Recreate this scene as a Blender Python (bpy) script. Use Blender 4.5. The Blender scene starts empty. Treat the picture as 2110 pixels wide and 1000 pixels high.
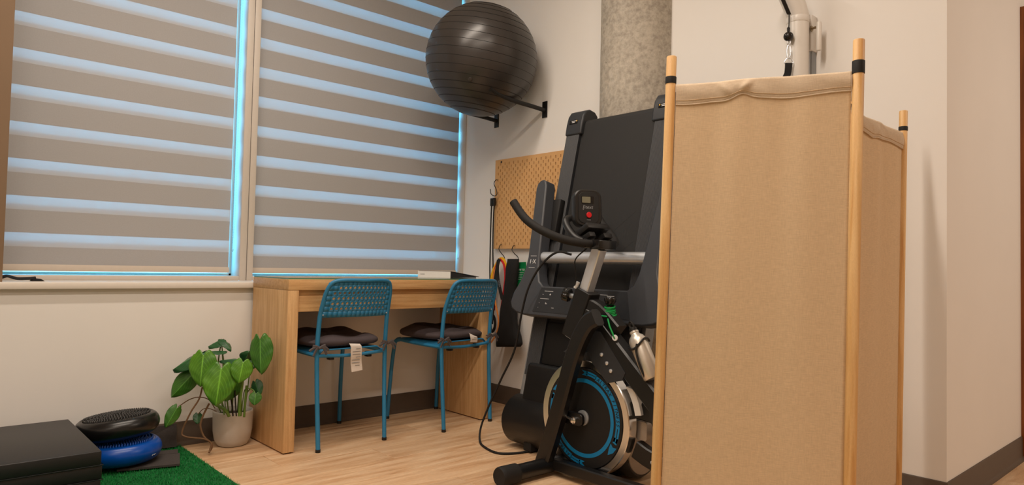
import bpy, bmesh, math, random
from mathutils import Vector, Matrix
random.seed(7)
S = bpy.context.scene
COL = S.collection
V = Vector
PI = math.pi

# ------------------------------------------------------------------ camera
CAM_POS = V((-2.8267, -3.3285, .8507))
FPX = 1410.4
YAW, PIT, ROL = [math.radians(a) for a in (42.0968, 1.9274, 1.2571)]
_f = V((math.sin(YAW) * math.cos(PIT), math.cos(YAW) * math.cos(PIT), math.sin(PIT)))
_r = V((math.cos(YAW), -math.sin(YAW), 0))
_u = _r.cross(_f)
RGT = _r * math.cos(ROL) + _u * math.sin(ROL)
UPV = _u * math.cos(ROL) - _r * math.sin(ROL)
cd = bpy.data.cameras.new('camera')
cd.sensor_width = 36
cd.lens = 36 * FPX / 2110
cd.clip_start = .05
cam = bpy.data.objects.new('camera', cd)
COL.objects.link(cam)
M = Matrix((RGT, UPV, -_f)).transposed().to_4x4()
M.translation = CAM_POS
cam.matrix_world = M
S.camera = cam


def ray(px, py):
    return _f + RGT * ((px - 1055) / FPX) - UPV * ((py - 500) / FPX)


def at(px, py, ax, v):                      # point of the sight line on the plane ax = v
    d = ray(px, py); i = 'xyz'.index(ax)
    return CAM_POS + d * ((v - CAM_POS[i]) / d[i])


def atd(px, py, t):
    return CAM_POS + ray(px, py) * t


# ------------------------------------------------------------------ world, lights, exposure
w = bpy.data.worlds.new('world'); S.world = w; w.use_nodes = True
bg = w.node_tree.nodes['Background']
bg.inputs[0].default_value = (.14, .60, 1.0, 1)
bg.inputs[1].default_value = 7.6
S.view_settings.view_transform = 'Standard'
S.view_settings.look = 'None'
S.view_settings.gamma = 1
S.view_settings.exposure = 0
S.view_settings.use_curve_mapping = False


def area(name, loc, sx, sy, power, col=(1, .80, .62), rz=0):
    l = bpy.data.lights.new(name, 'AREA'); l.shape = 'RECTANGLE'; l.size = sx; l.size_y = sy
    l.energy = power; l.color = col
    o = bpy.data.objects.new(name, l); COL.objects.link(o); o.location = loc; o.rotation_euler = (0, 0, rz)
    return o


WARM = (1, .865, .73)
area('ceiling_and_fill_lamp', (-1.9, -.95, 2.86), 2.0, .10, 32, WARM)
area('ceiling_and_fill_lamp', (-2.2, -2.3, 2.86), 2.2, .10, 42, WARM)
area('ceiling_and_fill_lamp', (-4.2, -3.6, 2.86), 2.2, .10, 23, WARM)  # unseen fill, added to lift reflections and light back wall and screen
area('ceiling_and_fill_lamp', (.9, -4.3, 2.86), 1.8, .10, 32, WARM)  # unseen fill, added to brighten the corridor wall

# ------------------------------------------------------------------ materials


def lin(c):
    return tuple(((x / 255) / 12.92 if x / 255 <= .04045 else ((x / 255 + .055) / 1.055) ** 2.4) for x in c)


def new_mat(name):
    m = bpy.data.materials.new(name); m.use_nodes = True
    nt = m.node_tree; b = nt.nodes['Principled BSDF']
    return m, nt, b


def coords(nt, scale=(1, 1, 1), kind='Object', rot=(0, 0, 0)):
    tc = nt.nodes.new('ShaderNodeTexCoord'); mp = nt.nodes.new('ShaderNodeMapping')
    mp.inputs['Scale'].default_value = scale; mp.inputs['Rotation'].default_value = rot
    nt.links.new(tc.outputs[kind], mp.inputs['Vector'])
    return mp.outputs[0]


def noise(nt, vec, scale, detail=4, rough=.55, dist=0):
    n = nt.nodes.new('ShaderNodeTexNoise')
    n.inputs['Scale'].default_value = scale; n.inputs['Detail'].default_value = detail
    n.inputs['Roughness'].default_value = rough; n.inputs['Distortion'].default_value = dist
    nt.links.new(vec, n.inputs['Vector'])
    return n.outputs['Fac']


def ramp(nt, fac, stops):
    r = nt.nodes.new('ShaderNodeValToRGB')
    e = r.color_ramp.elements
    while len(e) < len(stops): e.new(.5)
    for i, (p, c) in enumerate(stops):
        e[i].position = p; e[i].color = (*c, 1)
    nt.links.new(fac, r.inputs[0])
    return r.outputs[0]


def mixc(nt, fac, a, b, mode='MIX'):
    m = nt.nodes.new('ShaderNodeMix'); m.data_type = 'RGBA'; m.blend_type = mode
    for s, v in ((0, fac), (6, a), (7, b)):
        if hasattr(v, 'is_linked') or hasattr(v, 'links'): nt.links.new(v, m.inputs[s])
        elif s == 0: m.inputs[0].default_value = v
        else: m.inputs[s].default_value = (*v, 1)
    return m.outputs[2]


def bump(nt, b, height, strength=.2, dist=.01):
    n = nt.nodes.new('ShaderNodeBump'); n.inputs['Strength'].default_value = strength; n.inputs['Distance'].default_value = dist
    nt.links.new(height, n.inputs['Height']); nt.links.new(n.outputs[0], b.inputs['Normal'])


MATS = {}


def simple(name, rgb, rough=.5, metal=0, var=.06, nscale=40, bs=0.0, spec=None, coat=0):
    m, nt, b = new_mat(name)
    c = lin(rgb)
    v = coords(nt)
    n = noise(nt, v, nscale)
    lo = tuple(x * (1 - var) for x in c); hi = tuple(min(1, x * (1 + var)) for x in c)
    nt.links.new(ramp(nt, n, [(.3, lo), (.7, hi)]), b.inputs['Base Color'])
    b.inputs['Roughness'].default_value = rough; b.inputs['Metallic'].default_value = metal
    if spec is not None: b.inputs['Specular IOR Level'].default_value = spec
    if coat: b.inputs['Coat Weight'].default_value = coat; b.inputs['Coat Roughness'].default_value = .15
    if bs: bump(nt, b, noise(nt, v, nscale * 6), bs, .002)
    MATS[name] = m
    return m


def wood(name, c1, c2, stretch=(1, 1, 14), scale=6, rough=.5, rnd=0.0, c3=None, fine=90):
    """grain runs along the axis whose stretch is smallest"""
    m, nt, b = new_mat(name)
    tc = nt.nodes.new('ShaderNodeTexCoord'); mp = nt.nodes.new('ShaderNodeMapping')
    mp.inputs['Scale'].default_value = stretch
    nt.links.new(tc.outputs['Object'], mp.inputs['Vector'])
    vec = mp.outputs[0]
    if rnd:
        oi = nt.nodes.new('ShaderNodeObjectInfo')
        mul = nt.nodes.new('ShaderNodeVectorMath'); mul.operation = 'SCALE'; mul.inputs[0].default_value = (7.3, 5.1, 3.7)
        nt.links.new(oi.outputs['Random'], mul.inputs['Scale'])
        ad = nt.nodes.new('ShaderNodeVectorMath'); ad.operation = 'ADD'
        nt.links.new(vec, ad.inputs[0]); nt.links.new(mul.outputs[0], ad.inputs[1]); vec = ad.outputs[0]
    a = noise(nt, vec, scale, 3, .5, .6)
    f = noise(nt, vec, fine, 2, .5)
    C1, C2 = lin(c1), lin(c2)
    stops = [(.3, C1), (.68, C2)] if not c3 else [(.28, lin(c3)), (.42, C1), (.7, C2)]
    col = ramp(nt, a, stops)
    fr = ramp(nt, f, [(.35, (.86, .86, .86)), (.65, (1, 1, 1))])
    col = mixc(nt, 1, col, fr, 'MULTIPLY')
    if rnd:
        rr = ramp(nt, oi.outputs['Random'], [(0, (1 - rnd,) * 3), (1, (1, 1, 1))])
        col = mixc(nt, 1, col, rr, 'MULTIPLY')
    nt.links.new(col, b.inputs['Base Color'])
    b.inputs['Roughness'].default_value = rough
    bump(nt, b, f, .06, .001)
    MATS[name] = m
    return m


simple('wall', (236, 233, 229), .8, var=.012, nscale=3, bs=.08)
simple('ceiling', (235, 232, 226), .9, var=.01)
simple('pier', (124, 100, 76), .7, var=.02, nscale=5)
simple('baseboard', (86, 72, 60), .55, var=.05)
simple('frame', (205, 196, 186), .45, var=.015)
simple('sill', (226, 218, 208), .4, var=.015)
simple('seal', (70, 62, 55), .6)
simple('blind', (166, 165, 166), .85, var=.03, nscale=200, bs=.15)
simple('rail', (200, 188, 174), .45, var=.02)
simple('chain', (150, 190, 195), .4)
simple('black_plastic', (22, 22, 23), .42, var=.08)
simple('black_matte', (15, 15, 16), .62, var=.1)
simple('black_rubber', (21, 20, 20), .75, var=.12, nscale=120, bs=.2)
simple('black_gloss', (22, 22, 23), .18, var=.05)
simple('black_metal', (17, 17, 18), .38, var=.06)
simple('belt', (30, 30, 31), .7, var=.06, nscale=150, bs=.1)
simple('tread_grey', (44, 47, 52), .5, var=.05)
simple('tread_panel', (64, 67, 73), .42, var=.03)
simple('silver', (228, 233, 240), .34, .7, var=.03)
simple('chrome', (232, 234, 236), .2, 1, var=.01)
simple('post_metal', (232, 238, 246), .3, .65, var=.02)
simple('steel_grey', (150, 154, 158), .45, .3, var=.04)
simple('drum_face', (165, 155, 145), .35, .5, var=.03)
simple('blue_print', (0, 122, 178), .5, var=.03)
simple('dark_print', (15, 24, 32), .5, var=.03)
simple('white_print', (222, 224, 226), .6, var=.02)
simple('grey_print', (140, 142, 146), .6, var=.02)
simple('yellow_print', (225, 175, 60), .6, var=.02)
simple('red_plastic', (205, 25, 35), .35, var=.03)
simple('lcd', (120, 118, 100), .25, var=.03)
simple('green_cord', (0, 150, 70), .5, var=.06)
simple('chair_blue', (42, 126, 172), .45, var=.03)
simple('cushion', (72, 63, 66), .9, var=.09, nscale=30, bs=.3)
simple('tie', (86, 80, 82), .9)
simple('tag', (228, 218, 208), .8, var=.03)
simple('pot', (203, 196, 187), .65, var=.03)
simple('soil', (42, 32, 26), .95, var=.3, nscale=80, bs=.6)
simple('stem', (96, 128, 48), .5, var=.1)
simple('root', (118, 88, 60), .8, var=.15)
simple('foam_black', (23, 23, 25), .45, var=.08, nscale=60, bs=.1)
simple('pad_grey', (66, 60, 58), .9, var=.12, nscale=120, bs=.35)
simple('disc_black', (20, 20, 21), .28, var=.05)
simple('disc_blue', (0, 76, 172), .3, var=.05)
simple('turf_base', (0, 92, 40), .9, var=.15, nscale=120)
simple('turf_blade', (0, 132, 56), .65, var=.25, nscale=60)
simple('device_white', (226, 222, 216), .35, var=.01)
simple('yellow_band', (235, 180, 20), .5, var=.05)
simple('red_band', (196, 28, 36), .5, var=.06)
simple('orange_band', (226, 140, 70), .5, var=.05)
simple('fabric_black', (16, 16, 17), .85, var=.15, nscale=60, bs=.3)
simple('green_pack', (0, 122, 66), .5, var=.06)
simple('paper', (232, 230, 230), .7, var=.02)
simple('cover_dark', (34, 35, 42), .5, var=.05)
simple('pegboard', (216, 168, 112), .75, var=.04, nscale=25, bs=.1)
simple('hardware_dark', (70, 66, 60), .4, .8)
simple('tape', (20, 20, 21), .7, var=.1)
simple('ball', (54, 50, 48), .31, var=.04, nscale=12)
simple('ball_rib', (16, 15, 15), .6)
simple('bottle', (222, 216, 206), .36, .7, var=.02)
simple('brass', (150, 135, 110), .35, 1)
wood('desk_v', (204, 158, 106), (228, 188, 136), (22, 22, 1.2), 3.2, .5)
wood('desk_h', (202, 154, 100), (226, 184, 130), (1.2, 22, 22), 3.2, .5)
wood('pine', (226, 180, 118), (244, 206, 150), (30, 30, 1.1), 2.2, .5, c3=(212, 158, 96))
wood('door_wood', (118, 60, 16), (160, 92, 36), (24, 24, 1.0), 3, .45)
wood('floor_wood', (226, 184, 142), (244, 210, 172), (1.3, 11, 11), 2.6, .42, rnd=.13, c3=(206, 160, 118), fine=40)


def make_special():
    # concrete
    m, nt, b = new_mat('concrete'); v = coords(nt)
    big = noise(nt, v, 3.5, 5, .6); sm = noise(nt, v, 38, 6, .7); 
    col = ramp(nt, big, [(.3, lin((150, 141, 128))), (.7, lin((190, 181, 166)))])
    col = mixc(nt, .5, col, ramp(nt, sm, [(.35, lin((128, 120, 110))), (.6, lin((200, 192, 178)))]))
    vo = nt.nodes.new('ShaderNodeTexVoronoi'); vo.inputs['Scale'].default_value = 21; nt.links.new(v, vo.inputs['Vector'])
    pit = ramp(nt, vo.outputs['Distance'], [(.055, (.25, .24, .22)), (.085, (1, 1, 1))])
    gate = ramp(nt, noise(nt, v, 5, 2), [(.55, (1, 1, 1)), (.6, (0, 0, 0))])
    pit = mixc(nt, gate, pit, (1, 1, 1))
    col = mixc(nt, 1, col, pit, 'MULTIPLY')
    nt.links.new(col, b.inputs['Base Color']); b.inputs['Roughness'].default_value = .7
    bump(nt, b, sm, .25, .003); MATS['concrete'] = m
    # linen
    for name, rgb in (('linen', (244, 218, 182)), ('linen_hem', (240, 220, 194))):
        m, nt, b = new_mat(name)
        a = noise(nt, coords(nt, (60, 60, 900)), 1.0, 2); c = noise(nt, coords(nt, (900, 900, 50)), 1.0, 2)
        base = lin(rgb)
        k1 = ramp(nt, a, [(.3, (.86, .85, .83)), (.7, (1, 1, 1))]); k2 = ramp(nt, c, [(.3, (.88, .87, .85)), (.7, (1, 1, 1))])
        col = mixc(nt, 1, mixc(nt, 1, base, k1, 'MULTIPLY'), k2, 'MULTIPLY')
        nt.links.new(col, b.inputs['Base Color']); b.inputs['Roughness'].default_value = .9
        bump(nt, b, a, .2, .001)
        tr = nt.nodes.new('ShaderNodeBsdfTranslucent'); nt.links.new(col, tr.inputs[0])
        mx = nt.nodes.new('ShaderNodeMixShader'); mx.inputs[0].default_value = .22
        out = nt.nodes['Material Output']
        nt.links.new(b.outputs[0], mx.inputs[1]); nt.links.new(tr.outputs[0], mx.inputs[2]); nt.links.new(mx.outputs[0], out.inputs[0])
        MATS[name] = m
    # sheer fabric of the blinds
    m, nt, b = new_mat('sheer'); out = nt.nodes['Material Output']
    wv = noise(nt, coords(nt, (6, 6, 700)), 1.0, 2)
    tr = nt.nodes.new('ShaderNodeBsdfTranslucent'); tr.inputs[0].default_value = (.8, .8, .8, 1)
    tp = nt.nodes.new('ShaderNodeBsdfTransparent')
    nt.links.new(ramp(nt, wv, [(.3, (.72, .72, .72)), (.7, (1, 1, 1))]), tp.inputs[0])
    b.inputs['Base Color'].default_value = (.60, .60, .61, 1); b.inputs['Roughness'].default_value = .9
    m1 = nt.nodes.new('ShaderNodeMixShader'); m1.inputs[0].default_value = .13
    m2 = nt.nodes.new('ShaderNodeMixShader'); m2.inputs[0].default_value = .16
    nt.links.new(b.outputs[0], m1.inputs[1]); nt.links.new(tr.outputs[0], m1.inputs[2])
    nt.links.new(m1.outputs[0], m2.inputs[1]); nt.links.new(tp.outputs[0], m2.inputs[2]); nt.links.new(m2.outputs[0], out.inputs[0])
    MATS['sheer'] = m
    # glass
    for name, tint in (('glass', (.93, .97, .98)), ('desk_glass', (.86, .96, .91))):
        m, nt, b = new_mat(name); out = nt.nodes['Material Output']
        tp = nt.nodes.new('ShaderNodeBsdfTransparent'); tp.inputs[0].default_value = (*tint, 1)
        gl = nt.nodes.new('ShaderNodeBsdfGlossy'); gl.inputs['Roughness'].default_value = .03
        fr = nt.nodes.new('ShaderNodeFresnel'); fr.inputs[0].default_value = 1.45
        mx = nt.nodes.new('ShaderNodeMixShader')
        ge_ = nt.nodes.new('ShaderNodeNewGeometry'); iv = nt.nodes.new('ShaderNodeMath'); iv.operation = 'SUBTRACT'; iv.inputs[0].default_value = 1; nt.links.new(ge_.outputs['Backfacing'], iv.inputs[1])
        ml = nt.nodes.new('ShaderNodeMath'); ml.operation = 'MULTIPLY'; nt.links.new(fr.outputs[0], ml.inputs[0]); nt.links.new(iv.outputs[0], ml.inputs[1])
        nt.links.new(ml.outputs[0], mx.inputs[0]); nt.links.new(tp.outputs[0], mx.inputs[1]); nt.links.new(gl.outputs[0], mx.inputs[2])
        nt.links.new(mx.outputs[0], out.inputs[0]); MATS[name] = m
    simple('glass_edge', (70, 128, 100), .2)
    # leaves: paler veins from the object's own leaf coordinates
    for name, c1, c2 in (('leaf_bright', (58, 112, 16), (90, 144, 30)), ('leaf_mid', (38, 90, 22), (64, 118, 32)), ('leaf_dark', (18, 66, 32), (40, 92, 48))):
        m, nt, b = new_mat(name)
        uv = nt.nodes.new('ShaderNodeUVMap'); sp = nt.nodes.new('ShaderNodeSeparateXYZ'); nt.links.new(uv.outputs[0], sp.inputs[0])
        ab = nt.nodes.new('ShaderNodeMath'); ab.operation = 'ABSOLUTE'
        sb = nt.nodes.new('ShaderNodeMath'); sb.operation = 'SUBTRACT'; sb.inputs[1].default_value = .5
        nt.links.new(sp.outputs[0], sb.inputs[0]); nt.links.new(sb.outputs[0], ab.inputs[0])
        # side veins: stripes in v - 1.2*|u|
        mu = nt.nodes.new('ShaderNodeMath'); mu.operation = 'MULTIPLY'; mu.inputs[1].default_value = 1.3; nt.links.new(ab.outputs[0], mu.inputs[0])
        s2 = nt.nodes.new('ShaderNodeMath'); s2.operation = 'SUBTRACT'; nt.links.new(sp.outputs[1], s2.inputs[0]); nt.links.new(mu.outputs[0], s2.inputs[1])
        k = nt.nodes.new('ShaderNodeMath'); k.operation = 'MULTIPLY'; k.inputs[1].default_value = 44; nt.links.new(s2.outputs[0], k.inputs[0])
        si = nt.nodes.new('ShaderNodeMath'); si.operation = 'SINE'; nt.links.new(k.outputs[0], si.inputs[0])
        side = ramp(nt, si.outputs[0], [(.82, (0, 0, 0)), (1, (.4, .4, .4))])
        mid = ramp(nt, ab.outputs[0], [(.012, (1, 1, 1)), (.03, (0, 0, 0))])
        body = ramp(nt, noise(nt, coords(nt), 14), [(.3, lin(c1)), (.7, lin(c2))])
        vein = tuple(min(1, x * 1.7 + .02) for x in lin(c2))
        col = mixc(nt, mid, mixc(nt, side, body, vein), vein)
        nt.links.new(col, b.inputs['Base Color']); b.inputs['Roughness'].default_value = .36
        MATS[name] = m


make_special()

# ------------------------------------------------------------------ mesh helpers


class MB:
    def __init__(s): s.v = []; s.f = []

    def add(s, vs, fs):
        n = len(s.v); s.v += [V(p) for p in vs]; s.f += [tuple(i + n for i in f) for f in fs]; return s

    def box(s, c, d, b=0, rot=None, seg=2):
        bm = bmesh.new(); bmesh.ops.create_cube(bm, size=1)
        for q in bm.verts: q.co = V((q.co.x * d[0], q.co.y * d[1], q.co.z * d[2]))
        if b: bmesh.ops.bevel(bm, geom=bm.edges[:], offset=b, segments=seg, profile=.5, affect='EDGES')
        R = rot.to_3x3() if rot else Matrix.Identity(3)
        bm.verts.index_update()
        s.add([R @ q.co + V(c) for q in bm.verts], [[q.index for q in f.verts] for f in bm.faces]); bm.free(); return s

    def bb(s, x0, x1, y0, y1, z0, z1, b=0, seg=2):
        return s.box(((x0 + x1) / 2, (y0 + y1) / 2, (z0 + z1) / 2), (abs(x1 - x0), abs(y1 - y0), abs(z1 - z0)), b, None, seg)

    def lathe(s, prof, c=(0, 0, 0), axis=(0, 0, 1), seg=32, cap=True, a0=0, a1=2 * PI):
        ax = V(axis).normalized(); q = V((1, 0, 0)) if abs(ax.x) < .9 else V((0, 1, 0))
        e1 = (q - ax * q.dot(ax)).normalized(); e2 = ax.cross(e1); full = abs(a1 - a0 - 2 * PI) < 1e-6
        vs = []; fs = []; n = seg if full else seg + 1
        for r, z in prof:
            for k in range(n):
                a = a0 + (a1 - a0) * k / seg
                vs.append(V(c) + ax * z + (e1 * math.cos(a) + e2 * math.sin(a)) * r)
        for i in range(len(prof) - 1):
            for k in range(seg):
                k2 = (k + 1) % n
                fs.append((i * n + k, i * n + k2, (i + 1) * n + k2, (i + 1) * n + k))
        if cap and full:
            if prof[0][0] > 1e-6: fs.append(tuple(range(n))[::-1])
            if prof[-1][0] > 1e-6: fs.append(tuple((len(prof) - 1) * n + k for k in range(n)))
        return s.add(vs, fs)

    def cyl(s, p0, p1, r, r1=None, seg=16, b=0):
        p0, p1 = V(p0), V(p1); L = (p1 - p0).length; r1 = r if r1 is None else r1
        pr = [(r, 0), (r1, L)] if not b else [(r - b, 0), (r, b), (r1, L - b), (r1 - b, L)]
        return s.lathe(pr, p0, (p1 - p0), seg)

    def tube(s, pts, r, seg=10, closed=False, sub=6, flat=None):
        P = [V(p) for p in pts]
        if sub > 1: P = catmull(P, sub, closed)
        n = len(P); R = r if isinstance(r, (list, tuple)) else [r] * n
        if len(R) != n: R = [R[min(len(R) - 1, int(i * (len(R) - 1) / (n - 1)))] + 0 for i in range(n)]
        T = []
        for i in range(n):
            a = P[(i - 1) % n] if (closed or i) else P[0]; b = P[(i + 1) % n] if (closed or i < n - 1) else P[-1]
            T.append((b - a).normalized())
        q = V((0, 0, 1)) if abs(T[0].z) < .9 else V((0, 1, 0))
        e = (q - T[0] * q.dot(T[0])).normalized(); vs = []; fs = []
        for i in range(n):
            e = (e - T[i] * e.dot(T[i])).normalized(); g = T[i].cross(e)
            for k in range(seg):
                a = 2 * PI * k / seg
                vs.append(P[i] + (e * math.cos(a) * (flat or 1) + g * math.sin(a)) * R[i])
        m = n if closed else n - 1
        for i in range(m):
            j = (i + 1) % n
            for k in range(seg): fs.append((i * seg + k, i * seg + (k + 1) % seg, j * seg + (k + 1) % seg, j * seg + k))
        if not closed: fs += [tuple(range(seg))[::-1], tuple((n - 1) * seg + k for k in range(seg))]
        return s.add(vs, fs)

    def ribbon(s, pts, wd, th, nrm, sub=5):
        """flat strap: nrm = outward direction of its broad side"""
        P = catmull([V(p) for p in pts], sub, False); n = len(P); N = V(nrm).normalized(); vs = []; fs = []
        W = wd if isinstance(wd, (list, tuple)) else [wd] * len(pts)
        for i in range(n):
            t = (P[min(i + 1, n - 1)] - P[max(i - 1, 0)]).normalized(); side = t.cross(N).normalized()
            u = i / (n - 1) * (len(W) - 1); a = int(min(u, len(W) - 2)) if len(W) > 1 else 0
            ww = W[a] + (W[a + 1] - W[a]) * (u - a) if len(W) > 1 else W[0]
            for sx, sn in ((-1, -1), (1, -1), (1, 1), (-1, 1)): vs.append(P[i] + side * sx * ww / 2 + N * sn * th / 2)
        for i in range(n - 1):
            for k in range(4): fs.append((i * 4 + k, i * 4 + (k + 1) % 4, i * 4 + 4 + (k + 1) % 4, i * 4 + 4 + k))
        fs += [(3, 2, 1, 0), tuple((n - 1) * 4 + k for k in range(4))]
        return s.add(vs, fs)

    def sweep(s, pts, lat, wl, wp, ch=.006, sub=6):
        """rectangular tube along pts; lat = lateral axis, wl its width, wp the width across"""
        P = catmull([V(p) for p in pts], sub, False) if sub > 1 else [V(p) for p in pts]
        n = len(P); L = V(lat).normalized(); vs = []; fs = []
        a, b = wl / 2, wp / 2
        sec = [(-a + ch, -b), (a - ch, -b), (a, -b + ch), (a, b - ch), (a - ch, b), (-a + ch, b), (-a, b - ch), (-a, -b + ch)]
        for i in range(n):
            t = (P[min(i + 1, n - 1)] - P[max(i - 1, 0)]).normalized(); g = t.cross(L).normalized()
            for x, y in sec: vs.append(P[i] + L * x + g * y)
        for i in range(n - 1):
            for k in range(8): fs.append((i * 8 + k, i * 8 + (k + 1) % 8, i * 8 + 8 + (k + 1) % 8, i * 8 + 8 + k))
        fs += [tuple(range(8))[::-1], tuple((n - 1) * 8 + k for k in range(8))]
        return s.add(vs, fs)

    def prism(s, outline, fn, w0, w1, ch=0):
        """outline (a,b) list; fn(a,b,w) -> point; optional chamfer towards the outline's centre"""
        n = len(outline); ca = sum(p[0] for p in outline) / n; cb = sum(p[1] for p in outline) / n
        def inset(p, d):
            x, y = p[0] - ca, p[1] - cb; l = math.hypot(x, y) or 1
            return (p[0] - x / l * d, p[1] - y / l * d)
        sg = 1 if w1 > w0 else -1
        rings = [[(p, w0) for p in outline], [(p, w1) for p in outline]] if not ch else \
            [[(inset(p, ch), w0) for p in outline], [(p, w0 + ch * sg) for p in outline], [(p, w1 - ch * sg) for p in outline], [(inset(p, ch), w1) for p in outline]]
        vs = [fn(p[0], p[1], w_) for r in rings for p, w_ in r]; fs = []
        for i in range(len(rings) - 1):
            for k in range(n): fs.append((i * n + k, i * n + (k + 1) % n, (i + 1) * n + (k + 1) % n, (i + 1) * n + k))
        fs += [tuple(range(n))[::-1], tuple((len(rings) - 1) * n + k for k in range(n))]
        return s.add(vs, fs)

    def grid(s, fn, nu, nv, closed_u=False):
        vs = [fn(i / nu, j / nv) for j in range(nv + 1) for i in range(nu + 1)]; m = nu + 1
        return s.add(vs, [(j * m + i, j * m + i + 1, (j + 1) * m + i + 1, (j + 1) * m + i) for j in range(nv) for i in range(nu)])

    def build(s, name, mat, parent=None, smooth=40, world=True, solid=0, fixn=True):
        me = bpy.data.meshes.new(name); me.from_pydata([tuple(p) for p in s.v], [], s.f); me.validate()
        if fixn:
            bm = bmesh.new(); bm.from_mesh(me); bmesh.ops.recalc_face_normals(bm, faces=bm.faces[:]); bm.to_mesh(me); bm.free()
        if smooth:
            me.polygons.foreach_set('use_smooth', [True] * len(me.polygons)); me.set_sharp_from_angle(angle=math.radians(smooth))
        me.materials.append(MATS[mat] if isinstance(mat, str) else mat)
        return link(name, me, parent, world, solid)


def link(name, me, parent=None, world=True, solid=0):
    o = bpy.data.objects.new(name, me); COL.objects.link(o)
    if parent:
        o.parent = parent
        if world: o.matrix_parent_inverse = parent.matrix_basis.inverted()
    if solid:
        md = o.modifiers.new('thickness', 'SOLIDIFY'); md.thickness = solid; md.offset = 0
    return o


def catmull(P, sub, closed=False):
    n = len(P)
    if n < 3: return [P[0].lerp(P[1], i / sub) for i in range(sub + 1)] if n == 2 else P
    out = []
    for i in range(n if closed else n - 1):
        g = (lambda k: P[k % n]) if closed else (lambda k: P[k] if 0 <= k < n else (P[0] * 2 - P[1] if k < 0 else P[-1] * 2 - P[-2]))
        a, b, c, d = g(i - 1), g(i), g(i + 1), g(i + 2)
        for j in range(sub):
            t = j / sub
            out.append(.5 * ((2 * b) + (c - a) * t + (2 * a - 5 * b + 4 * c - d) * t * t + (3 * b - a - 3 * c + d) * t ** 3))
    if not closed: out.append(P[-1])
    return out


def tag(o, label=None, cat=None, group=None, kind=None):
    if label: o['label'] = label
    if cat: o['category'] = cat
    if group: o['group'] = group
    if kind: o['kind'] = kind
    return o


def thing(name, label, cat, loc=(0, 0, 0), rot=(0, 0, 0), group=None):
    o = bpy.data.objects.new(name, None); COL.objects.link(o); o.empty_display_size = .05
    o.location = loc; o.rotation_euler = rot
    bpy.context.view_layer.update()
    return tag(o, label, cat, group)


def struct(mb, name, mat, **k):
    return tag(mb.build(name, mat, **k), kind='structure')


def text_mesh(body, size, depth=.0006, spacing=1.0, shear=0):
    c = bpy.data.curves.new('lettering', 'FONT'); c.body = body; c.size = size; c.extrude = depth; c.align_x = 'CENTER'; c.align_y = 'CENTER'
    c.space_character = spacing; c.shear = shear
    o = bpy.data.objects.new('lettering', c); COL.objects.link(o)
    dg = bpy.context.evaluated_depsgraph_get()
    me = bpy.data.meshes.new_from_object(o.evaluated_get(dg))
    bpy.data.objects.remove(o); bpy.data.curves.remove(c)
    return me


def text_into(mb, body, size, X, Y, org, depth=.0006, spacing=1.0, shear=0):
    me = text_mesh(body, size, depth, spacing, shear); X = V(X).normalized(); Y = V(Y); Y = (Y - X * Y.dot(X)).normalized(); Z = X.cross(Y)
    mb.add([V(org) + X * p.co.x + Y * p.co.y + Z * p.co.z for p in me.vertices], [tuple(p.vertices) for p in me.polygons])
    bpy.data.meshes.remove(me)


def rrect(w, h, r, n=6, cx=0, cy=0):
    out = []
    for sx, sy, a0 in ((1, 1, 0), (-1, 1, PI / 2), (-1, -1, PI), (1, -1, 1.5 * PI)):
        for k in range(n + 1):
            a = a0 + PI / 2 * k / n
            out.append((cx + sx * (w / 2 - r) + r * math.cos(a), cy + sy * (h / 2 - r) + r * math.sin(a)))
    return out


# ================================================================== THE ROOM
YC = -2.5467          # free end of the back wall, where the corridor begins
CEIL = 3.0
# floor with planks
fl = struct(MB().bb(-5.6, 2.8, -6.6, .6, -.2, -.008), 'floor', 'floor_wood', smooth=0)
pw, plen = .19, 1.24
bmv = MB().box((0, 0, 0), (plen - .0012, pw - .0012, .008), .0012, seg=1)
pm = None
row = 0; y = -.001
while y > -4.3:
    x = -3.7 + (row * .43) % plen - plen
    while x < 2.5:
        cx, cy = x + plen / 2, y - pw / 2
        inside = not (cx - plen / 2 > .05 and cy > YC + .05)
        if inside and cx + plen / 2 > -3.6:
            if pm is None:
                o = bmv.build('plank', 'floor_wood', fl); pm = o.data
            else: o = link('plank', pm, fl)
            o.location = (cx, cy, -.004)
        x += plen
    y -= pw; row += 1
struct(MB().bb(-5.7, 2.9, -6.7, .7, CEIL, CEIL + .12), 'ceiling', 'ceiling', smooth=0)
# lower wall under the windows and the pier at the left
struct(MB().bb(-5.6, 0, 0, .30, -.02, .714), 'wall_window', 'wall', smooth=0)
struct(MB().bb(-5.6, -2.503, .02, .46, .742, CEIL), 'wall_left', 'pier', smooth=0)
struct(MB().bb(-2.503, 0, .25, .46, 2.80, CEIL), 'wall_above', 'wall', smooth=0)
struct(MB().bb(-5.0, -.001, -.028, .285, .714, .742, .004), 'trim_1', 'sill')
# back wall with its free end and the corridor face (L shape in plan)
Lp = [(0, .6), (0, YC), (2.7, YC), (2.7, YC + .18), (.18, YC + .18), (.18, .6)]
struct(MB().prism(Lp, lambda a, b, w_: (a, b, w_), -.02, CEIL), 'wall_back', 'wall', smooth=0)
struct(MB().bb(2.7, 2.9, -6.6, YC, -.02, CEIL), 'wall_right', 'wall', smooth=0)
struct(MB().bb(-5.7, 2.9, -6.8, -6.6, -.02, CEIL), 'wall_front', 'wall', smooth=0)
struct(MB().bb(-5.8, -5.6, -6.6, .6, -.02, CEIL), 'wall_far_left', 'wall', smooth=0)


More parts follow.
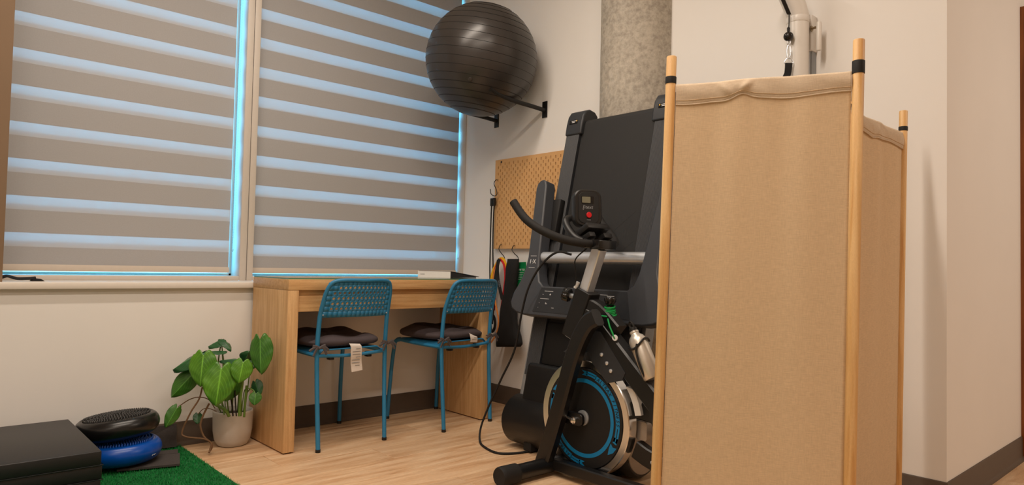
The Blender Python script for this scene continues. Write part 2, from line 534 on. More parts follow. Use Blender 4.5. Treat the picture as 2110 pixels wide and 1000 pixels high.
def base(name, pts):                         # pts in plan, profile grows to the left of the run
    prof = [(0, 0), (.016, 0), (.016, .006), (.010, .016), (.007, .022), (.006, .104), (.003, .109), (0, .109)]
    mb = MB(); n = len(prof)
    for i, (p, nrm) in enumerate(pts):
        mb.v += [V((p[0] + nrm[0] * a, p[1] + nrm[1] * a, z)) for a, z in prof]
        if i:
            for k in range(n): mb.f.append(((i - 1) * n + k, (i - 1) * n + (k + 1) % n, i * n + (k + 1) % n, i * n + k))
    mb.f += [tuple(range(n))[::-1], tuple((len(pts) - 1) * n + k for k in range(n))]
    return struct(mb, name, 'baseboard')


base('baseboard_window', [((-4.9, 0), (0, -1)), ((-.001, 0), (-1, -1))])
base('baseboard_back', [((0, 0), (-1, -1)), ((0, YC), (-1, -1)), ((1.10, YC), (0, -1))])
# door at the right edge
dr = struct(MB().bb(1.17, 2.02, YC - .022, YC + .01, 0, 2.06, .003), 'door_1', 'door_wood')
for a in ((1.098, 1.17, 0, 2.134), (2.02, 2.092, 0, 2.134), (1.17, 2.02, 2.062, 2.134)):
    MB().bb(a[0], a[1], YC - .03, YC + .005, a[2], a[3], .006).build('door_casing', 'door_wood', dr)
dh = MB().cyl((1.93, YC - .02, 1.0), (1.93, YC - .07, 1.0), .011).box((1.88, YC - .075, 1.0), (.12, .014, .02), .005).build('door_handle', 'silver', dr)
# concrete column built into the back wall
cc = struct(MB().lathe([(.207, -.01), (.207, CEIL + .005)], (.022, -1.142, 0), (0, 0, 1), 72), 'column_1', 'concrete')
tag(cc)

# ------------------------------------------------------------------ windows
YF, YB = .279, .339                           # frame face, blind cloth
wins = []
for n, (x0, x1) in enumerate(((-2.62, -1.4458), (-1.4448, -.001))):
    fw = .036 if n == 0 else .034
    fr = MB()
    lw, rw = (.04, .036) if n == 0 else (.034, .004)
    fr.bb(x0, x0 + lw, YF, YF + .17, .742, 2.80, .002); fr.bb(x1 - rw, x1, YF, YF + .17, .742, 2.80, .002)
    fr.bb(x0 + lw, x1 - rw, YF, YF + .17, .742, .764, .002); fr.bb(x0 + lw, x1 - rw, YF, YF + .17, 2.76, 2.80, .002)
    o = struct(fr, 'window_%d' % (n + 1), 'frame')
    # deeper sash and pane
    sx = MB()
    a0, a1, z0, z1 = x0 + lw, x1 - rw, .764, 2.76
    for q in ((a0, a0 + .012, z0, z1), (a1 - .012, a1, z0, z1), (a0, a1, z0, z0 + .012), (a0, a1, z1 - .012, z1)):
        sx.bb(q[0], q[1], YF + .12, YF + .15, q[2], q[3], .001)
    sx.build('sash', 'frame', o)
    MB().bb(a0 + .004, a1 - .004, YF + .132, YF + .138, z0 + .004, z1 - .004).build('pane', 'glass', o, smooth=0)
    wins.append(o)
MB().bb(-1.4459, -1.4447, YF - .0015, YF + .01, .742, 2.80).build('mullion_seal', 'seal', wins[0], smooth=0)

# zebra blinds: two layers of cloth, opaque and sheer bands in turn
def blind(label, x0, x1, ztop, pitch, zb, chain_x, chain_z, shift):
    t = thing('roller_blind', label, 'blind', ((x0 + x1) / 2, YB, zb), group='zebra blinds at the windows')
    sh = .061
    nb = 0
    z = ztop + pitch * 5
    opaque = sheer = back = backs = None
    L = x1 - x0; cx = (x0 + x1) / 2
    def strip(name, mat, h, cyy, zc, cache, key):
        if key in cache: o = link(name, cache[key], t)
        else:
            o = MB().box((0, 0, 0), (L, .0012, h), 0).build(name, mat, t, smooth=0); cache[key] = o.data
        o.location = (cx, cyy, zc); return o
    cache = {}
    zs = []
    while z > zb + .03:
        zs.append(z); z -= pitch
    for z in zs:
        if z > 2.66: continue
        strip('sheer_band', 'sheer', sh, YB, z - sh / 2, cache, 's')
        # back layer: opaque band covers the lower part of the sheer one, leaving the top open to the sky
        strip('rear_opaque_band', 'blind', pitch - sh - .004, YB + .028, z - shift - (pitch - sh) / 2, cache, 'bo')
        zo = z - sh; hb = pitch - sh
        if zo - hb < zb + .045:
            hb = zo - zb - .03
            MB().bb(x0, x1, YB - .0006, YB + .0006, zo - hb, zo).build('opaque_band', 'blind', t, smooth=0); continue
        strip('opaque_band', 'blind', hb, YB, zo - hb / 2, cache, 'o')
    top = [q for q in zs if q <= 2.66][0]
    MB().bb(x0, x1, YB - .0006, YB + .0006, top, 2.66).build('opaque_band', 'blind', t, smooth=0)
    MB().bb(x0, x1, YF + .01, YF + .11, 2.66, 2.755, .008).build('cassette', 'rail', t)
    prof = [(-.009, 0), (.009, 0), (.010, .012), (.006, .03), (-.006, .03), (-.010, .012)]
    MB().prism(prof, lambda a, b, w_: (w_, YB + a, zb + b), x0, x1).build('bottom_rail', 'rail', t)
    mb = MB()
    for s_ in (0, 1):
        z = chain_z + .006
        while z < 2.66:
            c = V((chain_x + s_ * .013 * min(1, (z - chain_z) * 6), YB - .018 + s_ * .006, z)); r = .0021
            mb.add([c + V(d) * r for d in ((1, 0, 0), (-1, 0, 0), (0, 1, 0), (0, -1, 0), (0, 0, 1), (0, 0, -1))],
                   [(0, 2, 4), (2, 1, 4), (1, 3, 4), (3, 0, 4), (2, 0, 5), (1, 2, 5), (3, 1, 5), (0, 3, 5)])
            z += .0085
    mb.tube([(chain_x, YB - .018, chain_z + .01), (chain_x + .003, YB - .017, chain_z), (chain_x + .009, YB - .014, chain_z + .012)], .0014, 5, sub=3)
    mb.build('bead_chain', 'chain', t, smooth=0)
    return t


blind('zebra roller blind on the left window, its left end behind the brown pier', -2.575, -1.517, 1.9213, .1621, .780, -1.508, .892, .034)
blind('zebra roller blind on the right window, behind the desk and the exercise ball', -1.412, -.020, 1.9, .16125, .779, -.014 - .004, .885, .046)

# ------------------------------------------------------------------ strap on the sill
t = thing('strap', 'black webbing strap with handle lying on the white window sill', 'strap', (-2.4, .05, .743))
sp = [at(px, py, 'y', .12) for px, py in ((-20, 576), (2, 573), (14, 570), (26, 573), (38, 575.5), (60, 575), (74, 574))]
MB().ribbon([V((p.x, .12, max(.7465, p.z + .002))) for p in sp], .022, .004, (0, -.4, 1)).build('webbing', 'fabric_black', t)
q0, q1 = at(62, 575, 'y', .12), at(91, 575, 'y', .12)
MB().prism([(0, 0), (1, 0), (.72, .0095), (.55, .0105), (.1, .004)], lambda a, b, w_: (q0.x + (q1.x - q0.x) * a, .12 + w_, .743 + b * .95), -.02, .02).build('buckle_end', 'fabric_black', t)
# ================================================================== DESK
XL, XR, DY = -1.528, -.362, -.4286
HT = .768
t = thing('desk', 'light oak desk with slab sides against the window wall', 'desk', ((XL + XR) / 2, -.22, 0))
MB().bb(XL, XR, DY, -.031, HT - .048, HT, .0015).build('desktop', 'desk_h', t)
for x in (XL, XR - .05):
    p = MB().bb(x, x + .05, DY + .001, -.032, .006, HT - .0485, .0015).build('side_panel', 'desk_v', t)
    for yy in (DY + .05, -.09):
        for dx in (.012, .038): MB().cyl((x + dx, yy - .035, 0), (x + dx, yy - .035, .0065), .006, seg=8).build('glide', 'black_plastic', p)
dw = MB().bb(XL + .052, XR - .052, -.412, -.394, .622, .694, .0015).build('drawer_front', 'desk_h', t)
MB().bb(XL + .052, XR - .052, -.385, -.06, .626, .70, .001).build('drawer_box', 'desk_h', t)
MB().bb(XL + .052, XR - .052, -.404, -.386, .694, .7185, .001).build('drawer_rail', 'desk_h', t)
MB().bb(XR - .085, XR - .052, -.40, -.1, .61, .6255, .002).build('runner', 'black_plastic', t)
g = MB().bb(XL + .002, XR - .004, DY + .002, -.034, HT + .0004, HT + .0058, .0006, 1).build('glass_sheet', 'desk_glass')
tag(g, 'clear glass sheet with green edge covering the oak desk top', 'glass top')
ge = MB()
for a in ((XL + .002, XR - .004, DY + .0014, DY + .0024), (XL + .0014, XL + .0024, DY + .002, -.034)):
    ge.bb(a[0], a[1], a[2], a[3], HT + .0006, HT + .0056)
ge.build('green_edge', 'glass_edge', g, smooth=0)
GZ = HT + .006
# binder / magazine on the desk
t = thing('binder', 'white spined booklet with dark cover lying on the desk glass', 'book', (-.5, -.18, GZ))
bl = at(860, 567, 'z', GZ); 
A = V((-.606, -.085, GZ)); B = V((-.510, -.255, GZ))          # spine from left to right
sd = (B - A).normalized(); dp = V((-sd.y, sd.x, 0)) * -1
dp = V((.97, .02, 0)).normalized()
hs = .034
def bk(a, b, z): return A + (B - A) * a + dp * b + V((0, 0, z))
MB().add([bk(0, 0, .001), bk(1, 0, .001), bk(1, .19, .001), bk(0, .19, .001), bk(0, 0, hs), bk(1, 0, hs), bk(1, .19, .005), bk(0, .19, .005)],
         [(0, 1, 2, 3), (4, 5, 6, 7), (0, 1, 5, 4), (1, 2, 6, 5), (2, 3, 7, 6), (3, 0, 4, 7)]).build('pages', 'cover_dark', t, smooth=0)
MB().add([bk(-.01, -.003, .0), bk(1.01, -.003, .0), bk(1.01, 0, .0), bk(-.01, 0, 0), bk(-.01, -.003, hs + .001), bk(1.01, -.003, hs + .001), bk(1.01, 0, hs + .001), bk(-.01, 0, hs + .001)],
         [(0, 1, 2, 3), (4, 5, 6, 7), (0, 1, 5, 4), (1, 2, 6, 5), (2, 3, 7, 6), (3, 0, 4, 7)]).build('spine', 'paper', t, smooth=0)
MB().add([bk(0, .004, hs + .0005), bk(1.01, .004, hs + .0005), bk(1.01, .21, .0055), bk(0, .21, .0055), bk(0, .004, hs + .003), bk(1.01, .004, hs + .003), bk(1.01, .21, .008), bk(0, .21, .008)],
         [(0, 1, 2, 3), (4, 5, 6, 7), (0, 1, 5, 4), (1, 2, 6, 5), (2, 3, 7, 6), (3, 0, 4, 7)]).build('cover', 'cover_dark', t, smooth=0)
tx = MB(); 
for k in range(9): 
    a = .07 + k * .016
    tx.add([bk(a, -.0034, .015), bk(a + .011, -.0034, .015), bk(a + .011, -.0034, .0195), bk(a, -.0034, .0195)], [(0, 1, 2, 3)])
tx.build('spine_print', 'grey_print', t, smooth=0)

# ================================================================== CHAIRS
def make_chair(label):
    t = thing('chair', label, 'chair', group='blue steel chairs at the desk')
    r = .0105
    for s in (-1, 1):
        rear = [(s * .174, -.002, .012), (s * .178, .018, .30), (s * .180, .022, .46), (s * .178, .010, .60), (s * .172, -.012, .68)]
        lg = MB().tube(rear, r, 10, sub=5).build('leg', 'chair_blue', t, world=False)
        MB().cyl((s * .174, -.002, 0), (s * .174, -.002, .014), .0115, seg=12).build('foot_cap', 'black_plastic', lg, world=False)
        fr = [(s * .182, .432, .012), (s * .176, .418, .25), (s * .172, .400, .40), (s * .166, .385, .432), (s * .150, .372, .437)]
        lg = MB().tube(fr, r, 10, sub=5).build('leg', 'chair_blue', t, world=False)
        MB().cyl((s * .182, .432, 0), (s * .182, .432, .014), .0115, seg=12).build('foot_cap', 'black_plastic', lg, world=False)
        MB().tube([(s * .179, .022, .425), (s * .176, .20, .428), (s * .168, .375, .436)], .009, 8, sub=4).build('seat_rail', 'chair_blue', t, world=False)
    MB().tube([(-.178, .022, .425), (0, .035, .415), (.178, .022, .425)], .008, 8, sub=6).build('cross_rail', 'chair_blue', t, world=False)
    # seat shell, rounded, dished
    def seat(u, v):
        a = (u - .5) * 2; b = v
        wd = .176 - .012 * (1 - b) ** 2
        x = a * wd; y = .035 + b * .365
        z = .447 - .010 * (1 - a * a) * (1 - (2 * b - 1) ** 2) - .035 * max(0, b - .86) ** 2 * 30 - (.018 if abs(a) > .99 else 0)
        return V((x, y, z))
    MB().grid(seat, 16, 14).build('seat', 'chair_blue', t, world=False, solid=.006)
    # backrest: curved steel shell with real perforations, five rows
    def surf(a, b):                           # a -1..1, b 0..1
        w_ = .182 - .012 * b
        x = a * w_; y = .012 - .052 * b - .030 * (1 - a * a) * 1.0 + .0
        z = .598 + .172 * b - .006 * a * a * b
        return V((x, y, z))
    mb = MB(); 
    # cell grid: 14 columns, 6 rows of cells inside a margin
    ncol, nrow = 13, 5
    def cell(a0, a1, b0, b1, hole):
        if not hole:
            vs = [surf(a0, b0), surf(a1, b0), surf(a1, b1), surf(a0, b1)]; mb.add(vs, [(0, 1, 2, 3)]); return
        ca, cb = (a0 + a1) / 2, (b0 + b1) / 2; out = [(a0, b0), (ca, b0), (a1, b0), (a1, cb), (a1, b1), (ca, b1), (a0, b1), (a0, cb)]
        ra, rb = (a1 - a0) * .27, (b1 - b0) * .27
        inn = [(ca + ra * math.cos(k), cb + rb * math.sin(k)) for k in (-2.356, -1.571, -.785, 0, .785, 1.571, 2.356, PI)]
        mb.add([surf(*p) for p in out] + [surf(*p) for p in inn], [(k, (k + 1) % 8, 8 + (k + 1) % 8, 8 + k) for k in range(8)])
    am = .82
    A_ = [-am + 2 * am * k / ncol for k in range(ncol + 1)]; B_ = [.16 + .70 * k / nrow for k in range(nrow + 1)]
    for j in range(nrow):
        off = (A_[1] - A_[0]) * (.0 if j % 2 == 0 else .0)
        for i in range(ncol):
            cell(A_[i] + off, A_[i + 1] + off, B_[j], B_[j + 1], not (j == nrow - 1 and i in (0,)))
    for b0, b1 in ((0.0, .16),):
        for i in range(ncol): cell(A_[i], A_[i + 1], b0, b1, False)
    for i in range(ncol): cell(A_[i], A_[i + 1], .86, .955, False)
    bl_ = [0, .16] + B_[1:] + [.955]
    for k in range(len(bl_) - 1):
        cell(-.97, -am, bl_[k], bl_[k + 1], False); cell(am, .97, bl_[k], bl_[k + 1], False)
    MB_back = mb.build('backrest', 'chair_blue', t, world=False, solid=.004)
    # rolled rim of the backrest
    rim = [surf(-.99, .0), surf(-.995, .35), surf(-.985, .66), surf(-.93, .88), surf(-.80, .985), surf(-.5, 1.0), surf(0, .985), surf(.5, 1.0), surf(.80, .985), surf(.93, .88), surf(.985, .66), surf(.995, .35), surf(.99, 0)]
    MB().tube(rim, .0088, 10, sub=5).build('rim', 'chair_blue', MB_back, world=False)
    rv = MB()
    for a in (-.93, .93): rv.lathe([(.0045, 0), (.003, .003), (0, .004)], surf(a, .07) + V((0, -.003, 0)), (0, -1, 0), 8)
    rv.build('rivet', 'silver', MB_back, world=False)
    for s in (-1, 1): MB().bb(s * .10 - .012, s * .10 + .012, .03, .06, .40, .425, .003).build('bumper', 'black_plastic', t, world=False)
    return t


def copy_tree(o, parent=None):
    c = o.copy(); COL.objects.link(c); c.parent = parent
    for ch in list(o.children): copy_tree(ch, c)
    return c


ch1 = make_chair('blue metal chair nearer the potted plant, its cushion tag hanging long')
ch2 = copy_tree(ch1); ch2['label'] = 'blue metal chair nearer the pegboard, turned slightly at the desk'
ch1.location = (-1.217, -.474, 0); ch1.rotation_euler.z = math.radians(2)
ch2.location = (-.552, -.492, 0); ch2.rotation_euler.z = math.radians(7.5)


def make_cushion(label, ch, tag_long, seed):
    t = thing('seat_cushion', label, 'cushion', ch.location, ch.rotation_euler, 'grey tie-on cushions')
    rnd = random.Random(seed); ph = rnd.random() * 6
    def pad(u, v):
        # closed superellipsoid with tufts
        a = 2 * PI * u; b = -PI / 2 + PI * v
        def sg(x, e): return math.copysign(abs(x) ** e, x)
        cx = sg(math.cos(b), .35) * sg(math.cos(a), .42); cy = sg(math.cos(b), .35) * sg(math.sin(a), .42); cz = sg(math.sin(b), .8)
        x = cx * .186; y = cy * .182 + .215; z = .477 + cz * .025
        if cz > 0:
            tuft = sum(math.exp(-((x - tx) ** 2 + (y - ty) ** 2) / .0012) for tx, ty in ((-.07, .14), (.07, .14), (-.07, .29), (.07, .29), (0, .215)))
            z += cz * (.010 * math.sin(x * 30 + ph) * math.cos(y * 26 + ph) + .010 * (1 - (x / .19) ** 2) - .016 * tuft + .012 * (y - .2) / .18)
        return V((x, y, z))
    MB().grid(pad, 64, 24).build('pad', 'cushion', t, world=False, smooth=180)
    for s in (-1, 1):
        c = V((s * .182, .012, .463))
        tm = MB()
        tm.tube([c + V((-.02 * s, .02, 0)), c + V((0, -.004, .004)), c + V((.014 * s, .004, 0)), c + V((.008 * s, .026, 0))], .004, 6)
        for k, (dx, dz) in enumerate(((.045, -.012), (-.05, -.010), (.035, -.03), (-.03, -.034), (.028, .012), (-.034, .012))):
            tm.tube([c + V((0, -.013, 0)), c + V((dx * .5, -.018, dz * .2 + .006)), c + V((dx, -.016, dz))], .0035, 5, sub=4, flat=1.7)
        tm.lathe([(0, -.007), (.006, -.004), (.007, 0), (.006, .004), (0, .007)], c + V((0, -.013, 0)), (1, 0, 0), 8)
        tm.build('tie', 'tie', t, world=False)
    if tag_long:
        pts = [(.014, .028, .468), (.013, .010, .455), (.012, .006, .42), (.016, .012, .385), (.020, .008, .342)]
        wd = .058
    else:
        pts = [(.044, .028, .478), (.041, .010, .470), (.040, .004, .452), (.039, .006, .438)]; wd = .052
    tg = MB().ribbon(pts, wd, .0012, (0, -1, .05)).build('care_tag', 'tag', t, world=False)
    pr = MB()
    for k in range(7 if tag_long else 2):
        z = (.446 - k * .013) if tag_long else (.462 - k * .009)
        xx = pts[2][0]
        yy = .004 if tag_long else .0015
        if tag_long and z < .40: yy = .0085
        pr.bb(xx - wd * (.36 if k % 3 else .05), xx + wd * .36, yy - .0006, yy, z, z + .0022)
    pr.build('tag_print', 'grey_print', tg, world=False, smooth=0)
    return t


make_cushion('dark grey seat cushion with a long white tag, chair nearer the plant', ch1, True, 1)
make_cushion('dark grey seat cushion with a short white tag, chair nearer the pegboard', ch2, False, 2)

# ================================================================== EXERCISE BALL and its wall brackets
BC, BR = V((-.327, -.262, 2.043)), .3235
t = thing('exercise_ball', 'large dark grey anti-burst exercise ball held on wall brackets', 'exercise ball', BC - V((0, 0, BR)))
axis = V((.05, -.18, 1)).normalized()
prof = [(0, -BR)]; N = 96
for k in range(1, N):
    a = -PI / 2 + PI * k / N
    prof.append((math.cos(a) * BR, math.sin(a) * BR))
prof.append((0, BR))
MB().lathe(prof, BC, axis, 96).build('shell', 'ball', t, smooth=180)
rb = MB()
for k in range(17):
    la = -66 + k * 8.2
    a = math.radians(la); rr = math.cos(a) * BR; zz = math.sin(a) * BR
    d = .0030
    rb.lathe([(rr - .002, zz - d), (rr + .0011, zz), (rr - .002, zz + d)], BC, axis, 96, cap=False)
rb.build('rib', 'ball_rib', t, smooth=60)
pd = (atd(967, 167, 3.7) - BC).normalized(); 
MB().lathe([(.013, -.004), (.012, .001), (.008, .003), (0, .0035)], BC + pd * BR, pd, 16).build('valve_plug', 'ball', t)
for n, yy in enumerate((-.026 - .004, -.466)):
    t = thing('ball_bracket', ('black steel wall bracket under the ball, the one nearer the window', 'black steel wall bracket under the ball, the one nearer the concrete column')[n], 'bracket', (0, yy, 1.775), group='ball brackets on the back wall')
    MB().bb(-.005, 0, yy - .02, yy + .02, 1.728, 1.825, .001).build('plate', 'black_metal', t)
    s = 1 if n else -1
    MB().tube([(-.004, yy, 1.772), (-.10, yy, 1.778), (-.22, yy, 1.783), (-.30, yy, 1.790)] + [(-.37, yy, 1.803), (-.43, yy, 1.822)] * n, .0125, 12, sub=5).build('arm', 'black_matte', t)

# ================================================================== PEGBOARD with things hanging from it
PY0, PY1, PZ0, PZ1, PX = -.058, -.818, .954, 1.512, -.024
t = thing('pegboard', 'tan wooden pegboard with rows of slots on the back wall', 'pegboard', (0, (PY0 + PY1) / 2, PZ0))
ys = [0]; zs = [0]
Wp, Hp = PY0 - PY1, PZ1 - PZ0
cols = int(Wp / .02) - 1; rows = int(Hp / .02) - 1
mY = (Wp - (cols - 1) * .02) / 2; mZ = (Hp - (rows - 1) * .02) / 2
for c in range(cols): ys += [mY + c * .02 - .003, mY + c * .02 + .003]
for r_ in range(rows): zs += [mZ + r_ * .02 - .008, mZ + r_ * .02 + .008]
ys.append(Wp); zs.append(Hp)
mb = MB(); ny = len(ys)
mb.v = [V((PX, PY0 - a, PZ0 + b)) for b in zs for a in ys]
for j in range(len(zs) - 1):
    for i in range(ny - 1):
        ci, rj = (i - 1) / 2, (j - 1) / 2
        if i % 2 == 1 and j % 2 == 1 and (int(ci) + int(rj)) % 2 == 0: continue
        mb.f.append((j * ny + i, j * ny + i + 1, (j + 1) * ny + i + 1, (j + 1) * ny + i))
mb.build('board', 'pegboard', t, smooth=0, solid=.006)
for z_ in (1.45, 1.01): MB().bb(-.0205, -.0005, PY0 - .05, PY0 - .70, z_ - .006, z_ + .006).build('spacer', 'black_plastic', t)
rmb = MB()
for q in ((PY0, PY0 - .004, PZ0, PZ1), (PY1 + .004, PY1, PZ0, PZ1), (PY0, PY1, PZ0, PZ0 + .004), (PY0, PY1, PZ1 - .004, PZ1)): rmb.bb(PX + .0028, -.0006, q[0], q[1], q[2], q[3])
rmb.build('light_stop_rim', 'pegboard', t, smooth=0)  # added rim, keeps light out of the gap so the slots look dark
MB().lathe([(.007, 0), (.006, .003), (0, .004)], (PX - .0025, -.115, 1.496), (-1, 0, 0), 12).build('screw', 'hardware_dark', t)


def s_hook(label, pts):
    o = MB().tube(pts, .0026, 8, sub=6).build('s_hook', 'black_metal')
    return tag(o, label, 'hook', 'black S hooks on the pegboard')


X0 = -.052
def hp(px, py, x=X0): return at(px, py, 'x', x)
s_hook('black S hook at the left edge of the pegboard', [hp(1027, 372, -.012), hp(1022, 371, -.045), hp(1018, 379), hp(1023, 392), hp(1023.5, 401), hp(1019, 404), hp(1012, 400), hp(1010.5, 390)])
s_hook('black S hook carrying the resistance bands', [hp(1035, 505, -.012), hp(1031, 505), hp(1028, 514), hp(1033, 522), hp(1039, 530), hp(1039, 537, -.06), hp(1033, 539, -.068), hp(1028, 533, -.072)])
s_hook('black S hook carrying the black sling', [hp(1062, 507, -.012), hp(1058, 507), hp(1055, 515), hp(1060, 523), hp(1067, 530), hp(1068, 539, -.058), hp(1063, 543, -.064), hp(1058, 540, -.068)])
t = thing('exercise_tube', 'thin black cord pair hanging from the edge hook', 'cord', hp(1015, 410))
MB().box(hp(1013.5, 417), (.016, .02, .05), .004).box(hp(1018.5, 416), (.016, .02, .05), .004).build('clip', 'black_plastic', t)
MB().tube([hp(1016, 404), hp(1013, 412)], .0012, 6, sub=2).tube([hp(1018, 404), hp(1018.5, 411)], .0012, 6, sub=2).build('wire', 'silver', t)
for k, xs in enumerate((((1013, 420), (1011.5, 460), (1010, 520), (1009.5, 570), (1012, 640), (1014, 668)), ((1018.5, 420), (1016.5, 460), (1015.5, 510), (1016, 560), (1015, 640), (1014, 668)))):
    MB().tube([hp(a, b) for a, b in xs], .0042, 8).build('strand', 'black_rubber', t)
MB().tube([hp(1012, 655), hp(1011, 672), hp(1014, 684), hp(1019, 676), hp(1020, 662), hp(1016, 650)], .008, 8, closed=True).build('handle', 'black_rubber', t)

nX = (-1, -.25, .1)
def band(label, mat, strands, wd, x=-.066, th=.003, txt=None):
    t = thing('resistance_band', label, 'resistance band', hp(1031, 535, x), group='bands on the pegboard hook')
    for k, s_ in enumerate(strands):
        MB().ribbon([hp(a, b, x - .003 * k) for a, b in s_], wd, th, nX).build('loop_strand', mat, t)
    return t


band('yellow resistance band looped over the pegboard hook', 'yellow_band', [[(1030, 533), (1022, 545), (1014, 565), (1012, 590), (1012, 620)], [(1030, 533), (1037, 534), (1042, 545), (1043, 556), (1041, 572)]], .016, -.060)
band('red resistance band looped over the pegboard hook', 'red_band', [[(1029, 535), (1020, 555), (1015, 590), (1013, 625), (1011, 655)], [(1030, 534), (1038, 545), (1041, 570), (1038, 600), (1033, 635), (1031, 665)], [(1027, 537), (1021, 560), (1021, 600), (1018, 640)]], .013, -.068)
band('orange resistance band hanging lowest beside the blue chair', 'orange_band', [[(1026, 540), (1016, 575), (1018, 608), (1023, 635), (1027, 660), (1024, 685), (1014, 703), (1008, 708)]], .010, -.078)
bt = band('black resistance band with grey lettering on the pegboard hook', 'black_rubber', [[(1029, 534), (1025, 550), (1026, 575), (1031, 600), (1035, 617)], [(1027, 536), (1020, 580), (1016, 630), (1013, 668)]], .022, -.082)
tx = MB(); c_ = hp(1028.5, 585, -.0855)
text_into(tx, 'XREX', .017, hp(1031, 596, -.0855) - hp(1026.5, 573, -.0855), hp(1040, 590, -.0855) - c_, c_)
tx.build('lettering', 'grey_print', bt, smooth=0)
# black sling
t = thing('fabric_sling', 'black fabric sling hanging from a pegboard hook behind the console', 'sling', hp(1050, 715))
def sl(px0, px1, py, x): return (hp(px0, py, x), hp(px1, py, x))
secs = [(1046.5, 1069, 534, -.075), (1045, 1067, 550, -.085), (1043, 1064, 580, -.085), (1038, 1062, 615, -.08), (1032, 1064, 650, -.08), (1029, 1067, 675, -.085), (1024, 1073, 695, -.09), (1022, 1077, 708, -.09), (1024, 1072, 715, -.085)]
mb = MB(); n = 12
P0 = catmull([sl(a, b, c, d)[0] for a, b, c, d in secs], 4); P1 = catmull([sl(a, b, c, d)[1] for a, b, c, d in secs], 4)
m = len(P0); vs = []; fs = []
for i in range(m):
    c = (P0[i] + P1[i]) / 2; e = (P1[i] - P0[i]) / 2; th = .016 + .010 * math.sin(i / m * PI)
    dn = V((-1, 0, 0))
    for k in range(n):
        a = 2 * PI * k / n
        vs.append(c + e * math.copysign(abs(math.cos(a)) ** .6, math.cos(a)) + dn * (th * math.copysign(abs(math.sin(a)) ** .8, math.sin(a)) * (1 + .25 * math.sin(k * 2.1 + i * .7))))
for i in range(m - 1):
    for k in range(n): fs.append((i * n + k, i * n + (k + 1) % n, (i + 1) * n + (k + 1) % n, (i + 1) * n + k))
fs += [tuple(range(n)), tuple((m - 1) * n + k for k in range(n))]
MB().add(vs, fs).build('cloth', 'fabric_black', t, smooth=70)
# green package
t = thing('green_packet', 'green printed packet tucked behind the black sling', 'packet', hp(1070, 590))
def gp(px, py, x=-.055): return hp(px, py, x)
MB().add([gp(1059, 548), gp(1084, 546), gp(1087, 596), gp(1062, 598), gp(1059, 548, -.048), gp(1084, 546, -.048), gp(1087, 596, -.048), gp(1062, 598, -.048)], [(0, 1, 2, 3), (4, 5, 6, 7), (0, 1, 5, 4), (1, 2, 6, 5), (2, 3, 7, 6), (3, 0, 4, 7)]).build('front_sleeve', 'green_pack', t, smooth=0)
MB().add([gp(1066, 541, -.047), gp(1084, 540, -.047), gp(1085, 556, -.047), gp(1066, 557, -.047), gp(1066, 541, -.042), gp(1084, 540, -.042), gp(1085, 556, -.042), gp(1066, 557, -.042)], [(0, 1, 2, 3), (4, 5, 6, 7), (0, 1, 5, 4), (1, 2, 6, 5), (2, 3, 7, 6), (3, 0, 4, 7)]).build('flap', 'green_pack', t, smooth=0)
tx = MB(); c_ = gp(1073, 556.5, -.0556)
text_into(tx, 'LOW TO', .017, gp(1080, 556.5, -.0556) - gp(1066, 556.5, -.0556), (0, 0, 1), c_)
for k in range(5):
    a, b = gp(1066, 562 + k * 3.6, -.0557), gp(1079 - (k * 7) % 5, 562 + k * 3.6, -.0557)
    tx.tube([a, b], .0009, 4, sub=1)
tx.build('lettering', 'white_print', t, smooth=0)


def bevel(o, wd, seg=2, ang=40):
    m = o.modifiers.new('bevel', 'BEVEL'); m.width = wd; m.segments = seg; m.limit_method = 'ANGLE'; m.angle_limit = math.radians(ang)
    return o


# ================================================================== TREADMILL, folded up against the column
TH = math.atan(.22)
t = thing('treadmill', 'black folding treadmill standing upright against the concrete column', 'treadmill', (-.63, -1.255, 0), (0, TH, 0))
K = dict(parent=t, world=False)
HW = .315
# deck body, belt with its top roller, rails with fine ribs
MB().bb(.018, .082, -HW + .01, HW - .01, .20, 1.60, .006).build('deck', 'black_matte', **K)
bp = [(.0, .30), (.0, 1.60)] 
arc = [(.022 - .022 * math.cos(a), 1.60 + .03 * math.sin(a)) for a in [PI / 2 * k / 8 for k in range(9)]]
arc += [(.045, 1.63), (.06, 1.60), (.06, 1.40), (.017, 1.40), (.017, .30), (0, .30)]
MB().prism(arc, lambda a, b, w_: (a, w_, b), -.224, .224).build('running_belt', 'belt', **K)
bmk = MB()
bmk.tube([(.0002, .02, .96), (.0002, -.19, 1.13)], .0007, 4, sub=1).tube([(.0002, -.03, .86), (.0002, -.20, .99)], .0007, 4, sub=1)
for k in range(9): bmk.tube([(.0002, -.05 - k * .014, .955 + k * .008), (.0002, -.05 - k * .014, 1.0 + k * .009)], .0007, 4, sub=1)
tag(bmk.build('belt_marking', 'tread_grey', parent=t, world=False, smooth=0), kind='stuff')
